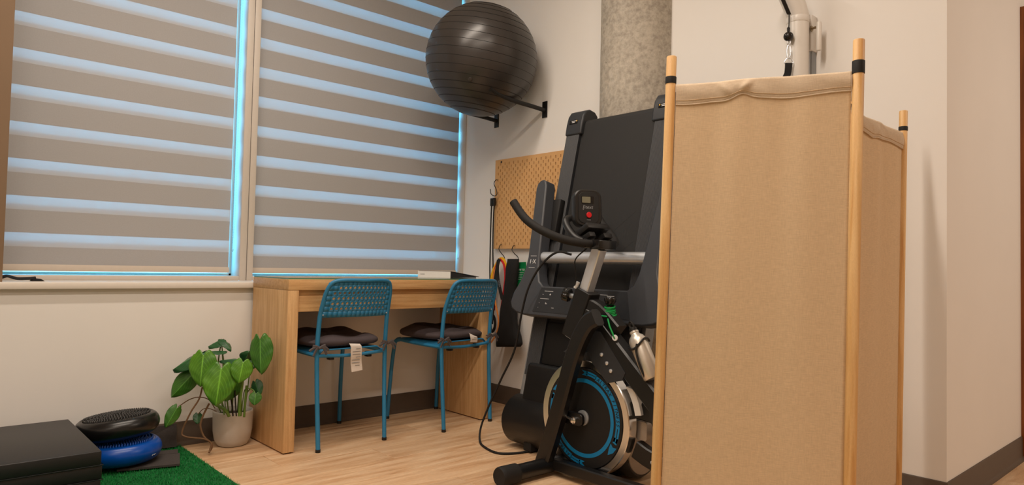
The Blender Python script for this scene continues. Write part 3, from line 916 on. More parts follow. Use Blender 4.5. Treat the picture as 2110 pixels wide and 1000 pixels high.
for s in (1, -1):
    y0, y1 = s * .228, s * .315
    out = []
    n = 14
    for k in range(n * 2 + 1):
        u = k / (n * 2); out.append((-.014 - (.0022 if k % 2 else 0), y0 + (y1 - y0) * u))
    out += [(.07, y1), (.07, y0)]
    MB().prism(out, lambda a, b, w_: (a, b, w_), .34, 1.56).build('foot_rail', 'tread_grey', **K)
    # end cap
    pr = [(-.022, 1.545), (-.024, 1.60), (-.020, 1.645), (-.006, 1.675), (.02, 1.69), (.06, 1.69), (.085, 1.675), (.09, 1.63), (.088, 1.56)]
    c = bevel(MB().prism(pr, lambda a, b, w_: (a, w_, b), s * .213, s * .321).build('end_cap', 'tread_grey', **K), .008, 3)
    MB().bb(-.0262, -.0235, s * .245 - .0, s * .298, 1.603, 1.622).build('sticker', 'black_gloss', c, world=False)
    pm_ = MB()
    for a0, a1, z in ((.252, .283, 1.6155), (.262, .280, 1.6085)):
        pm_.bb(-.0268, -.0262, s * a0 if s > 0 else -.298 + (a0 - .245) * 1, s * a1 if s > 0 else -.298 + (a1 - .245), z, z + .003)
    pm_.build('sticker_print', 'white_print', c, world=False, smooth=0)
    yy = .249 if s > 0 else -.252
    MB().bb(-.0269, -.0262, yy - .003, yy + .003, 1.613, 1.620).build('sticker_mark', 'yellow_print', c, world=False, smooth=0)
    MB().bb(.0, .06, s * .316, s * .337, .16, .86, .003).build('side_frame', 'steel_grey', **K)
# motor hood and drum housing
MB().bb(-.035, .08, -.29, .29, .12, .40, .02, 3).build('motor_hood', 'black_plastic', **K)
MB().bb(-.012, .02, -.222, .222, .40, .60, .008).build('hood_recess', 'black_matte', **K)
dm = MB().lathe([(.104, -.385), (.116, -.37), (.116, .345), (.104, .36)], (.035, 0, .135), (0, 1, 0), 40).build('drum_housing', 'black_plastic', **K)
MB().lathe([(.098, 0), (.096, .004), (.0, .005)], (.035, -.3845, .135), (0, -1, 0), 40).build('drum_end_plate', 'drum_face', dm, world=False)
for yy in (-.25, .25): MB().cyl((.06, yy - .03, .02), (.06, yy + .03, .02), .034, seg=16).build('wheel', 'black_rubber', **K)
for yy in (-.2, .2): MB().box((.0, yy, .028), (.06, .05, .04), .004, Matrix.Rotation(-TH, 3, 'Y')).build('foot', 'black_rubber', **K)
# console frame: arms, wide panel, crossbar
half = [(.244, .610), (.30, .611), (.35, .620), (.385, .638), (.399, .668), (.388, .715), (.356, .77), (.336, .83), (.331, .89), (.362, 1.24), (.356, 1.266), (.340, 1.281), (.322, 1.284), (.304, 1.276), (.294, 1.255), (.255, .89), (.243, .82), (.226, .775), (.196, .752)]
outl = half + [(-.10 - a, b) for a, b in reversed(half)]
cf = bevel(MB().prism(outl, lambda a, b, w_: (w_, a, b), -.112, -.045).build('console_frame', 'tread_panel', **K), .007, 2, 50)
pn = MB().prism([(.20, .745), (.235, .63), (-.335, .63), (-.30, .745)], lambda a, b, w_: (w_, a, b), -.1135, -.1115).build('touch_panel', 'tread_grey', cf, world=False, smooth=0)
mk = MB()
def dash(y0, y1, z, h=.0016): mk.bb(-.1142, -.1135, y0, y1, z, z + h)
for y0, y1, z in ((.175, .12, .728), (.196, .14, .692), (-.13, -.20, .726), (-.10, -.19, .684), (.185, .178, .712), (.20, .197, .672), (.203, .199, .65), (.115, .10, .652), (-.16, -.167, .703), (-.13, -.14, .665), (-.125, -.13, .652)): dash(y0, y1, z)
mk.lathe([(.0038, 0), (.0036, .0008), (0, .001)], (-.1135, .136, .714), (-1, 0, 0), 12)
for k in range(3): mk.bb(-.1142, -.1135, .158 - k * .004, .156 - k * .004, .668, .676 - k * .002)
tag(mk.build('panel_marks', 'white_print', pn, world=False, smooth=0), kind='stuff')
MB().bb(-.1142, -.1135, -.128, -.145, .722, .738).build('safety_slot', 'black_gloss', pn, world=False)
lg = MB()
text_into(lg, '1·X', .030, (0, -1, 0), (0, 0, 1), (-.1124, .292, .868), .0007)
lg.bb(-.1128, -.112, .272, .312, .895, .8966); lg.bb(-.1128, -.112, .272, .312, .838, .8396)
lg.build('arm_logo', 'white_print', cf, world=False, smooth=0)
MB().cyl((-.075, .262, .897), (-.075, -.362, .897), .027, seg=24).build('crossbar', 'silver', **K)
for yy in (.27, -.37): MB().bb(-.05, -.012, yy - .03, yy + .03, 1.0, 1.2, .008).build('arm_pad', 'black_matte', **K)
MB().bb(-.05, .02, .34, .365, .60, .70, .006).bb(-.05, .02, -.425, -.40, .60, .70, .006)

# ================================================================== SPIN BIKE
XB = -.735
t = thing('spin_bike', 'black spin bike with blue ringed chrome flywheel before the treadmill', 'exercise bike', (XB, -1.6, 0))
K = dict(parent=t)
LX = (1, 0, 0)
def bx(y_, z_, x=XB): return V((x, y_, z_))
MB().sweep([bx(-1.535, .925), bx(-1.395, .56)], LX, .046, .046, .004, 1).build('handlebar_post', 'post_metal', **K)
bevel(MB().sweep([bx(-1.479, .757), bx(-1.404, .562)], LX, .07, .086, .006, 1).build('head_sleeve', 'black_metal', **K), .003)
# down tube with its boxed upper end
MB().sweep([bx(-1.44, .665), bx(-1.52, .635), bx(-1.60, .566), bx(-1.826, .363), bx(-2.16, .07)], LX, .062, .078, .007, 4).build('main_tube', 'black_metal', **K)
MB().sweep([bx(-1.455, .70), bx(-1.545, .672), bx(-1.635, .60)], LX, .056, .075, .006, 4).build('tube_gusset', 'black_metal', **K)
# fork blades either side of the flywheel
for xx, wl_ in ((-.82, .05), (-.698, .022)):
    fk = MB().sweep([V((xx, -1.605, .660)), V((xx, -1.562, .634)), V((xx, -1.518, .568)), V((xx, -1.477, .470)), V((xx, -1.434, .338)), V((xx, -1.376, .17)), V((xx, -1.328, .045))], LX, wl_, .068, wl_ * .2, 6).build('fork_blade', 'black_metal', **K)
# base
MB().tube([(-1.05, -1.345, .040), (-.70, -1.345, .040)], .031, 20, sub=1).build('front_stabilizer', 'black_metal', **K)
for xx, s in ((-1.058, -1), (-.683, 1)):
    MB().lathe([(.030, -.075), (.0375, -.070), (.0385, 0), (.0375, .012), (.034, .018)], (xx, -1.345, .040), (s, 0, 0), 24).build('end_cap', 'black_rubber', **K)
MB().sweep([bx(-1.37, .045, -.79), bx(-2.25, .045, -.79)], LX, .04, .045, .005, 1).build('base_beam', 'black_metal', **K)
MB().tube([(-1.0, -2.26, .040), (-.46, -2.26, .040)], .031, 20, sub=1).build('rear_stabilizer', 'black_metal', **K)
# flywheel
FY, FZ, FR = -1.487, .25, .229
fwl = thing
fw_ = MB().lathe([(.0, -.024), (.196, -.024), (.198, -.021), (.198, .021), (.196, .024), (0, .024)], (XB, FY, FZ), (1, 0, 0), 72).build('flywheel', 'black_matte', **K)
MB().lathe([(.199, -.016), (.2005, -.0215), (.226, -.024), (FR, -.021), (FR, .021), (.226, .024), (.2005, .0215), (.199, .016)], (XB, FY, FZ), (1, 0, 0), 96, cap=False).build('rim', 'chrome', fw_)
def fw(r, a, x=-.0246):                         # point on the wheel's near face; a clockwise from the top as seen
    return V((XB + x, FY - r * math.sin(a), FZ + r * math.cos(a)))
def arcband(mb, r0, r1, a0, a1, n, tail=0, head=0):
    vs = []; fs = []
    for k in range(n + 1):
        a = a0 + (a1 - a0) * k / n
        vs += [fw(r0, a), fw(r1, a), fw(r0, a, -.0238), fw(r1, a, -.0238)]
    for k in range(n):
        i = 4 * k; fs += [(i, i + 1, i + 5, i + 4), (i, i + 4, i + 6, i + 2), (i + 1, i + 3, i + 7, i + 5)]
    mb.add(vs, fs)
D = math.radians
rg = MB(); arcband(rg, .140, .1555, 0, 2 * PI, 96); rg.build('blue_ring', 'blue_print', fw_, smooth=0)
for a0 in (D(-4), D(176)):
    ar = MB()
    arcband(ar, .166, .185, a0 + D(24), a0 + D(98), 40)
    # swallow tail at the start, split ribbon and arrow head at the end
    for r0, r1 in ((.170, .177), (.180, .187)): arcband(ar, r0, r1, a0 + D(8), a0 + D(25), 10)
    ar.add([fw(.168, a0 + D(10)), fw(.186, a0 + D(10)), fw(.190, a0), fw(.178, a0 + D(5)), fw(.170, a0)], [(0, 1, 3), (1, 2, 3), (0, 3, 4)])
    for r0, r1 in ((.166, .173), (.177, .185)): arcband(ar, r0, r1, a0 + D(98), a0 + D(116), 10)
    arcband(ar, .166, .185, a0 + D(110), a0 + D(118), 4)
    ar.add([fw(.160, a0 + D(121)), fw(.1755, a0 + D(123.5)), fw(.192, a0 + D(121)), fw(.188, a0 + D(129)), fw(.1755, a0 + D(137)), fw(.163, a0 + D(129))], [(0, 1, 4, 5), (1, 2, 3, 4)])
    ar.build('blue_arrow', 'blue_print', fw_, smooth=0)
    tx = MB(); word = 'ALTRAX FITNESS'
    for k, chh in enumerate(word):
        if chh == ' ': continue
        a = a0 + D(29) + D(64) * k / (len(word) - 1)
        p = fw(.1755, a, -.0250); up = fw(.2, a, 0) - fw(.1, a, 0); rt = fw(.1755, a + .05, 0) - fw(.1755, a - .05, 0)
        text_into(tx, chh, .021, rt, up, p, .0004, shear=.25)
    tx.build('lettering', 'dark_print', fw_, smooth=0)
hb = MB().lathe([(.030, -.001), (.030, .006), (.027, .008), (0, .008)], (XB - .024, FY, FZ), (-1, 0, 0), 32).build('hub_washer', 'steel_grey', fw_)
br = [(-.006, 0), (-.006, -.0), ]
MB().prism(rrect(.115, .05, .018, 5, FY + .035, FZ - .004), lambda a, b, w_: (w_, a, b), -.792, -.776, .002).build('axle_bracket', 'black_metal', **K)
MB().lathe([(.0145, 0), (.0145, .010), (.009, .012), (.009, .016), (0, .017)], (-.792, FY + .018, FZ - .008), (-1, 0, 0), 20).cyl((-.80, FY + .018, FZ - .008), (-.80, FY + .062, FZ + .003), .0055, seg=10).lathe([(.0085, 0), (.0085, .006), (0, .007)], (-.794, FY + .064, FZ + .004), (-1, 0, 0), 12).build('axle_bolt', 'chrome', **K)
# bolted gusset plate and small fin
gs = MB().prism([(-1.50, .60), (-1.575, .60), (-1.70, .455), (-1.685, .425), (-1.615, .405), (-1.535, .475), (-1.50, .53)], lambda a, b, w_: (w_, a, b), -.768, -.764).build('gusset_plate', 'tread_grey', **K)
for a, b in ((-1.585, .512), (-1.612, .482), (-1.632, .455)):
    MB().lathe([(.0075, 0), (.0075, .004), (.004, .006), (0, .006)], (-.768, a, b), (-1, 0, 0), 12).build('bolt', 'silver', gs)
MB().prism([(-1.47, .545), (-1.415, .515), (-1.40, .505), (-1.45, .500), (-1.49, .510)], lambda a, b, w_: (w_, a, b), -.79, -.74).build('brake_fin', 'tread_grey', **K)
# rear frame pieces beside the wheel
MB().sweep([bx(-1.70, .315, -.70), bx(-2.10, .285, -.70)], LX, .04, .065, .005, 1).build('rear_beam', 'black_metal', **K)
lb = MB().sweep([bx(-1.71, .165, -.70), bx(-1.80, .135, -.70), bx(-2.10, .07, -.70)], LX, .04, .07, .005, 3).build('lower_beam', 'black_metal', **K)
MB().lathe([(.007, 0), (.007, .004), (0, .006)], (-.72, -1.795, .135), (-1, 0, 0), 10).build('bolt', 'silver', lb)
arcp = []
MB().prism([(FY - .242 * math.sin(a), FZ + .242 * math.cos(a)) for a in [D(52 + 3 * k) for k in range(10)]] + [(FY - .27 * math.sin(a), FZ + .27 * math.cos(a)) for a in [D(79 - 3 * k) for k in range(8)]], lambda a, b, w_: (w_, a, b), -.735, -.69).build('wheel_guard', 'device_white', **K)
MB().prism(rrect(.05, .07, .01, 4, -1.728, .235), lambda a, b, w_: (w_, a, b), -.70, -.66).build('caliper', 'drum_face', **K)
# handlebars: clamp, outer bar with two horns, centre loop with tray
for s in (-1, 1):
    pts = [(XB + s * .01, -1.535, .945), (XB + s * .08, -1.528, .944), (XB + s * .15, -1.490, .955), (XB + s * .205, -1.430, .985), (XB + s * .232, -1.372, 1.022), (XB + s * .242, -1.330, 1.06), (XB + s * .250, -1.292, 1.108)]
    MB().tube(pts, .0165, 14, sub=6).build('handlebar', 'black_rubber', **K)
loop = [(-.815, -1.52, .950), (-.812, -1.475, .968), (-.806, -1.43, 1.005), (-.79, -1.400, 1.040), (-.735, -1.390, 1.052), (-.68, -1.400, 1.040), (-.664, -1.43, 1.005), (-.658, -1.475, .968), (-.655, -1.52, .950)]
MB().tube(loop, .0155, 14, sub=6).build('centre_loop', 'black_plastic', **K)
tray = MB().box((XB, -1.475, .985), (.135, .13, .028), .008, Matrix.Rotation(-.55, 3, 'X')).box((XB + .04, -1.52, .968), (.05, .06, .022), .004, Matrix.Rotation(-.45, 3, 'X')).box((XB - .045, -1.515, .972), (.035, .05, .022), .004, Matrix.Rotation(-.45, 3, 'X'))
tray.build('tray', 'black_plastic', **K)
MB().box((XB, -1.555, .940), (.11, .05, .036), .004).build('clamp', 'black_gloss', **K)
MB().cyl((XB - .055, -1.525, .944), (XB - .085, -1.522, .944), .020, seg=18).build('clamp_collar', 'black_gloss', **K)
# computer
cm = Matrix.Translation((XB - .012, -1.475, 1.088)) @ Matrix.Rotation(D(-28), 4, 'Z') @ Matrix.Rotation(D(-6), 4, 'X')
def cf_(a, b, w_): return cm @ V((a, w_, b))
pc = MB().prism(rrect(.116, .152, .034, 6), cf_, -.018, .026, .005).build('computer', 'black_plastic', **K)
MB().prism(rrect(.086, .128, .026, 6), cf_, -.0205, -.018, .001).build('face_plate', 'black_matte', pc)
MB().prism(rrect(.052, .030, .002, 2, -.004, .032), cf_, -.0216, -.0205).build('screen_bezel', 'black_gloss', pc)
MB().prism(rrect(.036, .025, .002, 2, -.010, .032), cf_, -.0222, -.0216).build('screen', 'lcd', pc)
MB().prism([(.011 * math.cos(k * PI / 8), .012 * math.sin(k * PI / 8) - .030) for k in range(16)], cf_, -.0255, -.0205, .001).build('button', 'red_plastic', pc)
tx = MB(); o_ = cf_(-.004, .002, -.0208); text_into(tx, '[itext', .020, cf_(1, 0, 0) - cf_(0, 0, 0), cf_(0, 1, 0) - cf_(0, 0, 0), o_, .0005, shear=.2)
o_ = cf_(0, -.05, -.0208); text_into(tx, 'MODE', .006, cf_(1, 0, 0) - cf_(0, 0, 0), cf_(0, 1, 0) - cf_(0, 0, 0), o_, .0005)
tx.build('lettering', 'grey_print', pc, smooth=0)
MB().tube([(XB, -1.45, .99), (XB, -1.458, 1.02)], .014, 12, sub=1).build('computer_mount', 'black_plastic', **K)
# adjustment knob on the head sleeve
kn = MB(); kc = V((XB - .02, -1.385, .735)); kd = V((-.35, 1, .25)).normalized()
q = kd.orthogonal().normalized(); q2 = kd.cross(q); rr = []
for k in range(40):
    a = 2 * PI * k / 40; r_ = .0255 + (.0022 if k % 4 < 2 else -.001); rr.append((math.cos(a) * r_, math.sin(a) * r_))
kn.prism(rr, lambda a, b, w_: kc + q * a + q2 * b + kd * w_, -.012, .020, .003)
kn.build('adjustment_knob', 'black_gloss', **K)
MB().cyl(kc - kd * .012, V((XB, -1.445, .722)), .011, seg=12).build('knob_stem', 'steel_grey', **K)
# resistance knob standing on the main tube
rk = V((XB, -1.588, .655)); ru = V((0, -.10, 1)).normalized()
MB().lathe([(.014, 0), (.014, .035), (.011, .045), (.020, .058), (.024, .066), (.024, .076), (.020, .081), (0, .083)], rk, ru, 24).build('resistance_knob', 'black_gloss', **K)
MB().box(rk + ru * .084, (.004, .03, .0015), 0, Matrix.Rotation(.3, 3, 'Z')).build('knob_mark', 'white_print', **K)
# seat side of the bike, beyond the screen
MB().sweep([bx(-1.90, .30), bx(-2.06, .78)], LX, .05, .06, .005, 1).build('seat_tube', 'black_metal', **K)
MB().sweep([bx(-2.05, .75), bx(-2.10, .90)], LX, .04, .04, .004, 1).build('seat_post', 'chrome', **K)
sdl = [(0, .11), (.03, .10), (.045, .03), (.085, -.05), (.10, -.11), (.085, -.15), (-.085, -.15), (-.10, -.11), (-.085, -.05), (-.045, .03), (-.03, .10)]
bevel(MB().prism(sdl, lambda a, b, w_: (XB + a, -2.10 + b, w_), .90, .965).build('saddle', 'black_rubber', **K), .018, 3)
MB().lathe([(.09, 0), (.09, .02), (0, .02)], (XB - .05, -1.93, .34), (-1, 0, 0), 32).build('crank_cover', 'black_plastic', **K)
for s in (-1, 1):
    MB().sweep([bx(-1.93, .34, XB + s * .085), bx(-1.93 + s * .10, .34 + s * -.13, XB + s * .09)], LX, .014, .028, .003, 1).build('crank_arm', 'steel_grey', **K)
    MB().box((XB + s * .14, -1.93 + s * .10, .34 - s * .13), (.09, .075, .022), .004).build('pedal', 'black_plastic', **K)
# cage for the bottle
bd = V((0, -.487, -.873)); b0 = V((XB - .012, -1.722, .612)); bn = V((0, -.873, .487))
cgp = MB()
for k in (.055,):
    c = b0 + bd * k
    cgp.tube([c + V((-.040 * math.cos(a), 0, 0)) + bn * (.040 * math.sin(a)) + bd * (.0 + .012 * math.cos(2 * a)) for a in [D(d) for d in range(-70, 131, 20)]], .0042, 8, sub=3)
cgp.tube([b0 + bd * .055 + V((-.036, 0, 0)) + bn * .018, b0 + bd * .08 + V((-.040, 0, 0)) + bn * .004, b0 + bd * .13 + V((-.040, 0, 0)) - bn * .004, b0 + bd * .175 + V((-.028, 0, 0)) - bn * .012, b0 + bd * .185 - bn * .03], .0042, 8, sub=4)
cgp.build('bottle_cage', 'black_plastic', **K)
# cables from the computer and the brake
MB().tube([V((XB - .03, -1.50, .93)), V((XB - .05, -1.452, .88)), V((XB - .045, -1.452, .82)), V((XB - .04, -1.443, .775))], .0028, 6).build('sensor_cable', 'black_rubber', **K)
MB().tube([V((XB - .03, -1.452, .79)), V((XB - .035, -1.440, .765))], .008, 8, sub=2).build('cable_plug', 'white_print', **K)

# bottle, its own thing in the cage
t = thing('water_bottle', 'brushed steel water bottle with black loop cap in the bike cage', 'bottle', b0 + bd * .19)
MB().lathe([(0, .188), (.030, .188), (.0345, .182), (.0345, .045), (.033, .034), (.027, .022), (.018, .014), (.0155, .008), (.0175, .006), (.0175, .000), (.015, -.002)], b0, bd, 36).build('body', 'bottle', t)
cp = MB().lathe([(.0155, -.002), (.016, -.012), (.012, -.016), (0, -.017)], b0, bd, 24).build('cap', 'black_plastic', t)
c = b0 - bd * .024
MB().tube([c + (-bd * (.016 * math.sin(a)) + V((-.3, -.8, .45)).normalized() * (.012 * math.cos(a))) for a in [2 * PI * k / 12 for k in range(12)]], .004, 8, closed=True, sub=3).build('cap_loop', 'black_plastic', cp)
# green cord wound round the resistance knob
cords = []
for k in range(6 * 16 + 1):
    a = 2 * PI * k / 16; h = k / 96
    r_ = .0185 + .010 * (1 - h) ** 1.5 + .002 * math.sin(a * .37)
    cords.append(rk + ru * (.006 + .038 * h) + V((math.cos(a) * r_, math.sin(a) * r_, .004 * math.sin(a + 1))))
cords = [rk + V((-.036, -.062, -.075)), rk + V((-.036, -.055, -.062)), rk + V((-.036, -.036, -.03)), rk + V((-.028, -.02, -.004))] + cords
t = thing('elastic_rope', 'bright green elastic cord wound round the bike knob', 'cord', rk)
MB().tube(cords, .0036, 8, sub=1).build('cord', 'green_cord', t, smooth=180)
MB().lathe([(.011, -.002), (.012, .0), (.011, .003), (0, .003)], rk + V((-.034, -.062, -.072)), (-1, -.2, 0), 16).build('cord_end', 'white_print', t)
# mains lead from the treadmill console to the floor
lead = [(-.585, -1.245, .905), (-.63, -1.20, .915), (-.655, -1.13, .86), (-.665, -1.06, .76), (-.66, -1.01, .64), (-.655, -.96, .46), (-.66, -.875, .31), (-.67, -.80, .17), (-.69, -.77, .07), (-.72, -.80, .012), (-.76, -.89, .006), (-.775, -.99, .006), (-.72, -1.04, .006), (-.62, -1.06, .006), (-.58, -1.07, .02)]
o = MB().tube(lead, .0052, 8, sub=8).build('power_lead', 'black_rubber', smooth=180)
tag(o, 'black power lead looping from the treadmill console onto the floor', 'cable')

# ================================================================== FOLDING SCREEN
t = thing('folding_screen', 'beige linen folding screen on round pine posts', 'screen', (-1.0, -2.5, 0))
K = dict(parent=t)
ZF = 1.348
posts = [V((-1.283, -2.247, 0)), V((-1.081, -2.655, 0)), V((-.650, -2.478, 0)), V((-.203, -2.468, 0))]
TL = V((.0385, 0, 0))                            # the whole screen leans a little
def lean(p, z): return V((p.x, p.y, 0)) + TL * ((z - 1.36)) + V((0, 0, z))
tapes = [(1.352, 1.371), (1.342, 1.374), (1.352, 1.371), (1.356, 1.371)]
for p, (ta, tb) in zip(posts, tapes):
    o = MB().lathe([(.0125, 0), (.0135, .002), (.0135, 1.4255), (.0125, 1.4275), (0, 1.4275)], lean(p, 0), lean(p, 1) - lean(p, 0), 24).build('post', 'pine', **K)
    MB().lathe([(.0145, ta), (.0148, ta + .002), (.0148, tb - .002), (.0145, tb)], lean(p, 0), lean(p, 1) - lean(p, 0), 24, cap=False).build('tape_band', 'tape', o)
def cloth(i, j, zb, zt, seed, gap=.015, pk=1):
    a, b = posts[i], posts[j]; d = (b - a).normalized(); nrm = V((d.y, -d.x, 0)); L = (b - a).length
    if nrm.dot(CAM_POS - a) < 0: nrm = -nrm
    rnd = random.Random(seed); ph = [rnd.random() * 6 for _ in range(6)]
    def fn(u, v):
        z = zb + (zt - zb) * v
        p = lean(a, z) + d * (gap + (L - 2 * gap) * u)
        k = math.sin(PI * u) ** .5
        top = v ** 3
        w_ = .0055 * math.sin(u * 15 + ph[0] + .6 * math.sin(v * 3)) * (.35 + .9 * top) + .0025 * math.sin(u * 31 + ph[1]) * top + .004 * math.sin(u * 6.3 + ph[2] + v * 1.2) * .8
        w_ *= 1 - .65 * v ** 5
        return p + nrm * (w_ * k) + V((0, 0, 0.001 * math.sin(u * 9 + ph[3]) * (1 if v > .999 else 0)))
    o = MB().grid(fn, 60, 80).build('fabric_panel', 'linen', t, smooth=180, solid=.0016)
    # folded-over hem at the top with puckers
    def hem(u, v):
        p = fn(u, 1.0)
        puck = pk * (math.exp(-((u - .27 - .07 * v) / .022) ** 2) * .007 + math.exp(-((u - .45 + .06 * v) / .02) ** 2) * .009)
        dz = -.052 * v
        wob = .004 * math.sin(u * 11 + ph[4]) + pk * .010 * math.exp(-((u - .40) / .05) ** 2) - .004 * math.exp(-((u - .30) / .06) ** 2)
        off = .0035 + .004 * math.sin(PI * v) + puck * math.sin(PI * min(1, v * 1.1)) + .0024 * math.sin(u * 15 - v * 2.5 + ph[5]) * math.sin(u * 7 + ph[0]) * math.sin(PI * v)
        return p + nrm * off + V((0, 0, dz + wob * v + 0))
    h = MB().grid(hem, 90, 10).build('top_hem', 'linen_hem', o, smooth=180, solid=.0014)
    def roll(v0):
        return [hem(k / 45, v0) + nrm * .0012 for k in range(46)]
    MB().tube(roll(1.0), .0022, 6, sub=1).build('hem_cord', 'linen_hem', h, smooth=180)
    MB().tube([p + nrm * .0002 for p in roll(.80)], .0008, 5, sub=1).build('stitch_line', 'linen', h, smooth=180)
    for uu in (.012, .988): pass
    return o
cloth(0, 1, .13, ZF, 3)
cloth(1, 2, .13, ZF, 5)
cloth(2, 3, .13, ZF - .002, 8, pk=.25)

# ================================================================== CABLE TRAINER on the wall
t = thing('cable_trainer', 'white wall mounted cable trainer tube above the folding screen', 'gym equipment', (-.1, -2.037, .9))
K = dict(parent=t)
DC = V((-.10, -2.037, 0))
MB().lathe([(.041, .55), (.0425, .56), (.0425, 1.873)], DC, (0, 0, 1), 40).build('tube', 'device_white', **K)
MB().lathe([(.0435, 1.872), (.0445, 1.874), (.0445, 1.894), (.043, 1.898)], DC, (0, 0, 1), 40).build('collar', 'device_white', **K)
def head(u, v):
    a = 2 * PI * u; z = 1.896 + .16 * v
    sh = V((-.055, .040, 0)) * (v ** 1.2)
    r_ = .043 * (1 + .10 * math.sin(PI * v))
    return DC + sh + V((math.cos(a) * r_, math.sin(a) * r_, z + .012 * math.cos(a) * v))
MB().grid(head, 32, 12).build('head', 'device_white', **K)
MB().lathe([(.043, 0), (.03, .012), (0, .016)], DC + V((-.055, .040, 2.056)), (0, 0, 1), 32).build('head_cap', 'device_white', **K)
hs0 = V((-.190, -2.008, 1.978)); hs1 = V((-.163, -2.030, 1.896))
MB().sweep([hs0 + V((-.01, .008, .06)), hs0, hs1], (.63, -.77, 0), .016, .008, .002, 3).build('pulley_slot', 'black_gloss', **K)
MB().bb(-.058, -.001, -2.074, -2.045, 1.765, 1.915, .004).build('wall_bracket', 'device_white', **K)
MB().bb(-.04, 0, -2.070, -2.046, .60, 1.77, .002).build('rail', 'steel_grey', **K)
MB().bb(-.045, -.04, -2.063, -2.053, .60, 1.77, .001).build('rail_slot', 'silver', **K)
lv = MB().cyl((-.06, -2.07, 1.852), (-.06, -2.104, 1.854), .005, seg=10).lathe([(.012, 0), (.012, .004), (0, .005)], (-.06, -2.074, 1.852), (0, -1, 0), 14).build('lever_pin', 'brass', **K)
MB().lathe([(.009, 0), (.0105, .004), (.0105, .112), (.008, .118), (0, .119)], (-.06, -2.106, 1.755), (0, 0, 1), 18).build('lever_handle', 'device_white', lv)
# pull cable, stopper ball, snap hook and strap
cx_, cy_ = -.165, -2.031
MB().tube([hs1 + V((0, 0, .01)), (cx_, cy_, 1.858), (cx_, cy_ + .002, 1.823)], .0024, 8, sub=4).build('cable', 'black_rubber', **K)
MB().lathe([(.003, .018), (.006, .014), (.0055, -.002)], (cx_, cy_ + .002, 1.826), (0, 0, 1), 12).build('cable_sleeve', 'black_rubber', **K)
MB().lathe([(0, -.0195)] + [(.0195 * math.cos(a), .0195 * math.sin(a)) for a in [D(-80 + 10 * k) for k in range(17)]] + [(0, .0195)], (cx_, cy_ + .002, 1.805), (0, 0, 1), 28).build('stopper_ball', 'black_gloss', **K)
SX, SY = V((.6, -.8, 0)), V((0, 0, 1))
def ring(c, a, b, r, n=14): return MB().tube([V(c) + SX * (a * math.cos(2 * PI * k / n)) + SY * (b * math.sin(2 * PI * k / n)) for k in range(n)], r, 8, closed=True, sub=3)
ring((cx_, cy_, 1.781), .006, .008, .0018).build('eye', 'silver', **K)
sk = ring((cx_, cy_, 1.742), .0075, .027, .0026).build('snap_hook', 'silver', **K)
MB().tube([V((cx_, cy_, 1.763)) + SX * .003, V((cx_, cy_, 1.723)) + SX * .006], .0022, 8, sub=1).build('gate', 'silver', sk)
MB().tube([V((cx_, cy_, 1.695)) + SX * -.016, V((cx_, cy_, 1.710)) + SX * -.011, V((cx_, cy_, 1.717)), V((cx_, cy_, 1.710)) + SX * .011, V((cx_, cy_, 1.695)) + SX * .016], .0022, 8, closed=True, sub=4).build('d_ring', 'silver', **K)
MB().ribbon([(cx_, cy_, 1.696), (cx_ - .002, cy_, 1.678), (cx_ - .004, cy_ + .002, 1.653), (cx_ - .01, cy_ + .006, 1.633), (cx_ - .016, cy_ + .010, 1.588), (cx_ - .018, cy_ + .012, 1.538)], [.028, .027, .026, .028, .03, .03], .005, (-.8, -.6, 0)).build('strap', 'fabric_black', **K)

# ================================================================== LEFT CORNER: turf, foam mat, discs, pad
t = thing('turf_mat', 'green artificial turf mat under the balance discs and folded mat', 'turf', (-2.6, -1.2, 0))
MB().bb(-3.4, -1.83, -2.9, -.018, .0, .004).build('backing', 'turf_base', t, smooth=0)
bl_ = MB(); rnd = random.Random(4)
for _ in range(26000):
    x_, y_ = rnd.uniform(-2.5, -1.828), rnd.uniform(-1.0, -.02); a = rnd.uniform(0, 2 * PI); h = rnd.uniform(.006, .011); l = rnd.uniform(.0, .006)
    d = V((math.cos(a), math.sin(a), 0)); e = V((-d.y, d.x, 0)); b = V((x_, y_, .0035)); n = len(bl_.v)
    bl_.v += [b - e * .0012, b + e * .0012, b + d * l + V((0, 0, h))]; bl_.f.append((n, n + 1, n + 2))
o = bl_.build('grass_blades', 'turf_blade', t, smooth=0, fixn=False); tag(o, kind='stuff')
t = thing('folded_mat', 'black folded gym mat of stacked foam panels on the turf', 'gym mat', (-2.75, -.4, 0))
for k in range(4):
    bevel(MB().bb(-3.25, -2.276 - (.004 if k % 2 else 0), -.688 - (.003 if k % 2 else 0), -.104, .0045 + k * .0487, .0525 + k * .0487, .004, 2).build('foam_panel', 'foam_black', t), .001)
    if k < 3: MB().tube([(-3.2, -.692, .0528 + k * .0487), (-2.274, -.691, .0528 + k * .0487), (-2.273, -.12, .0528 + k * .0487)], .0018, 6, sub=1).build('seam', 'black_gloss', t)
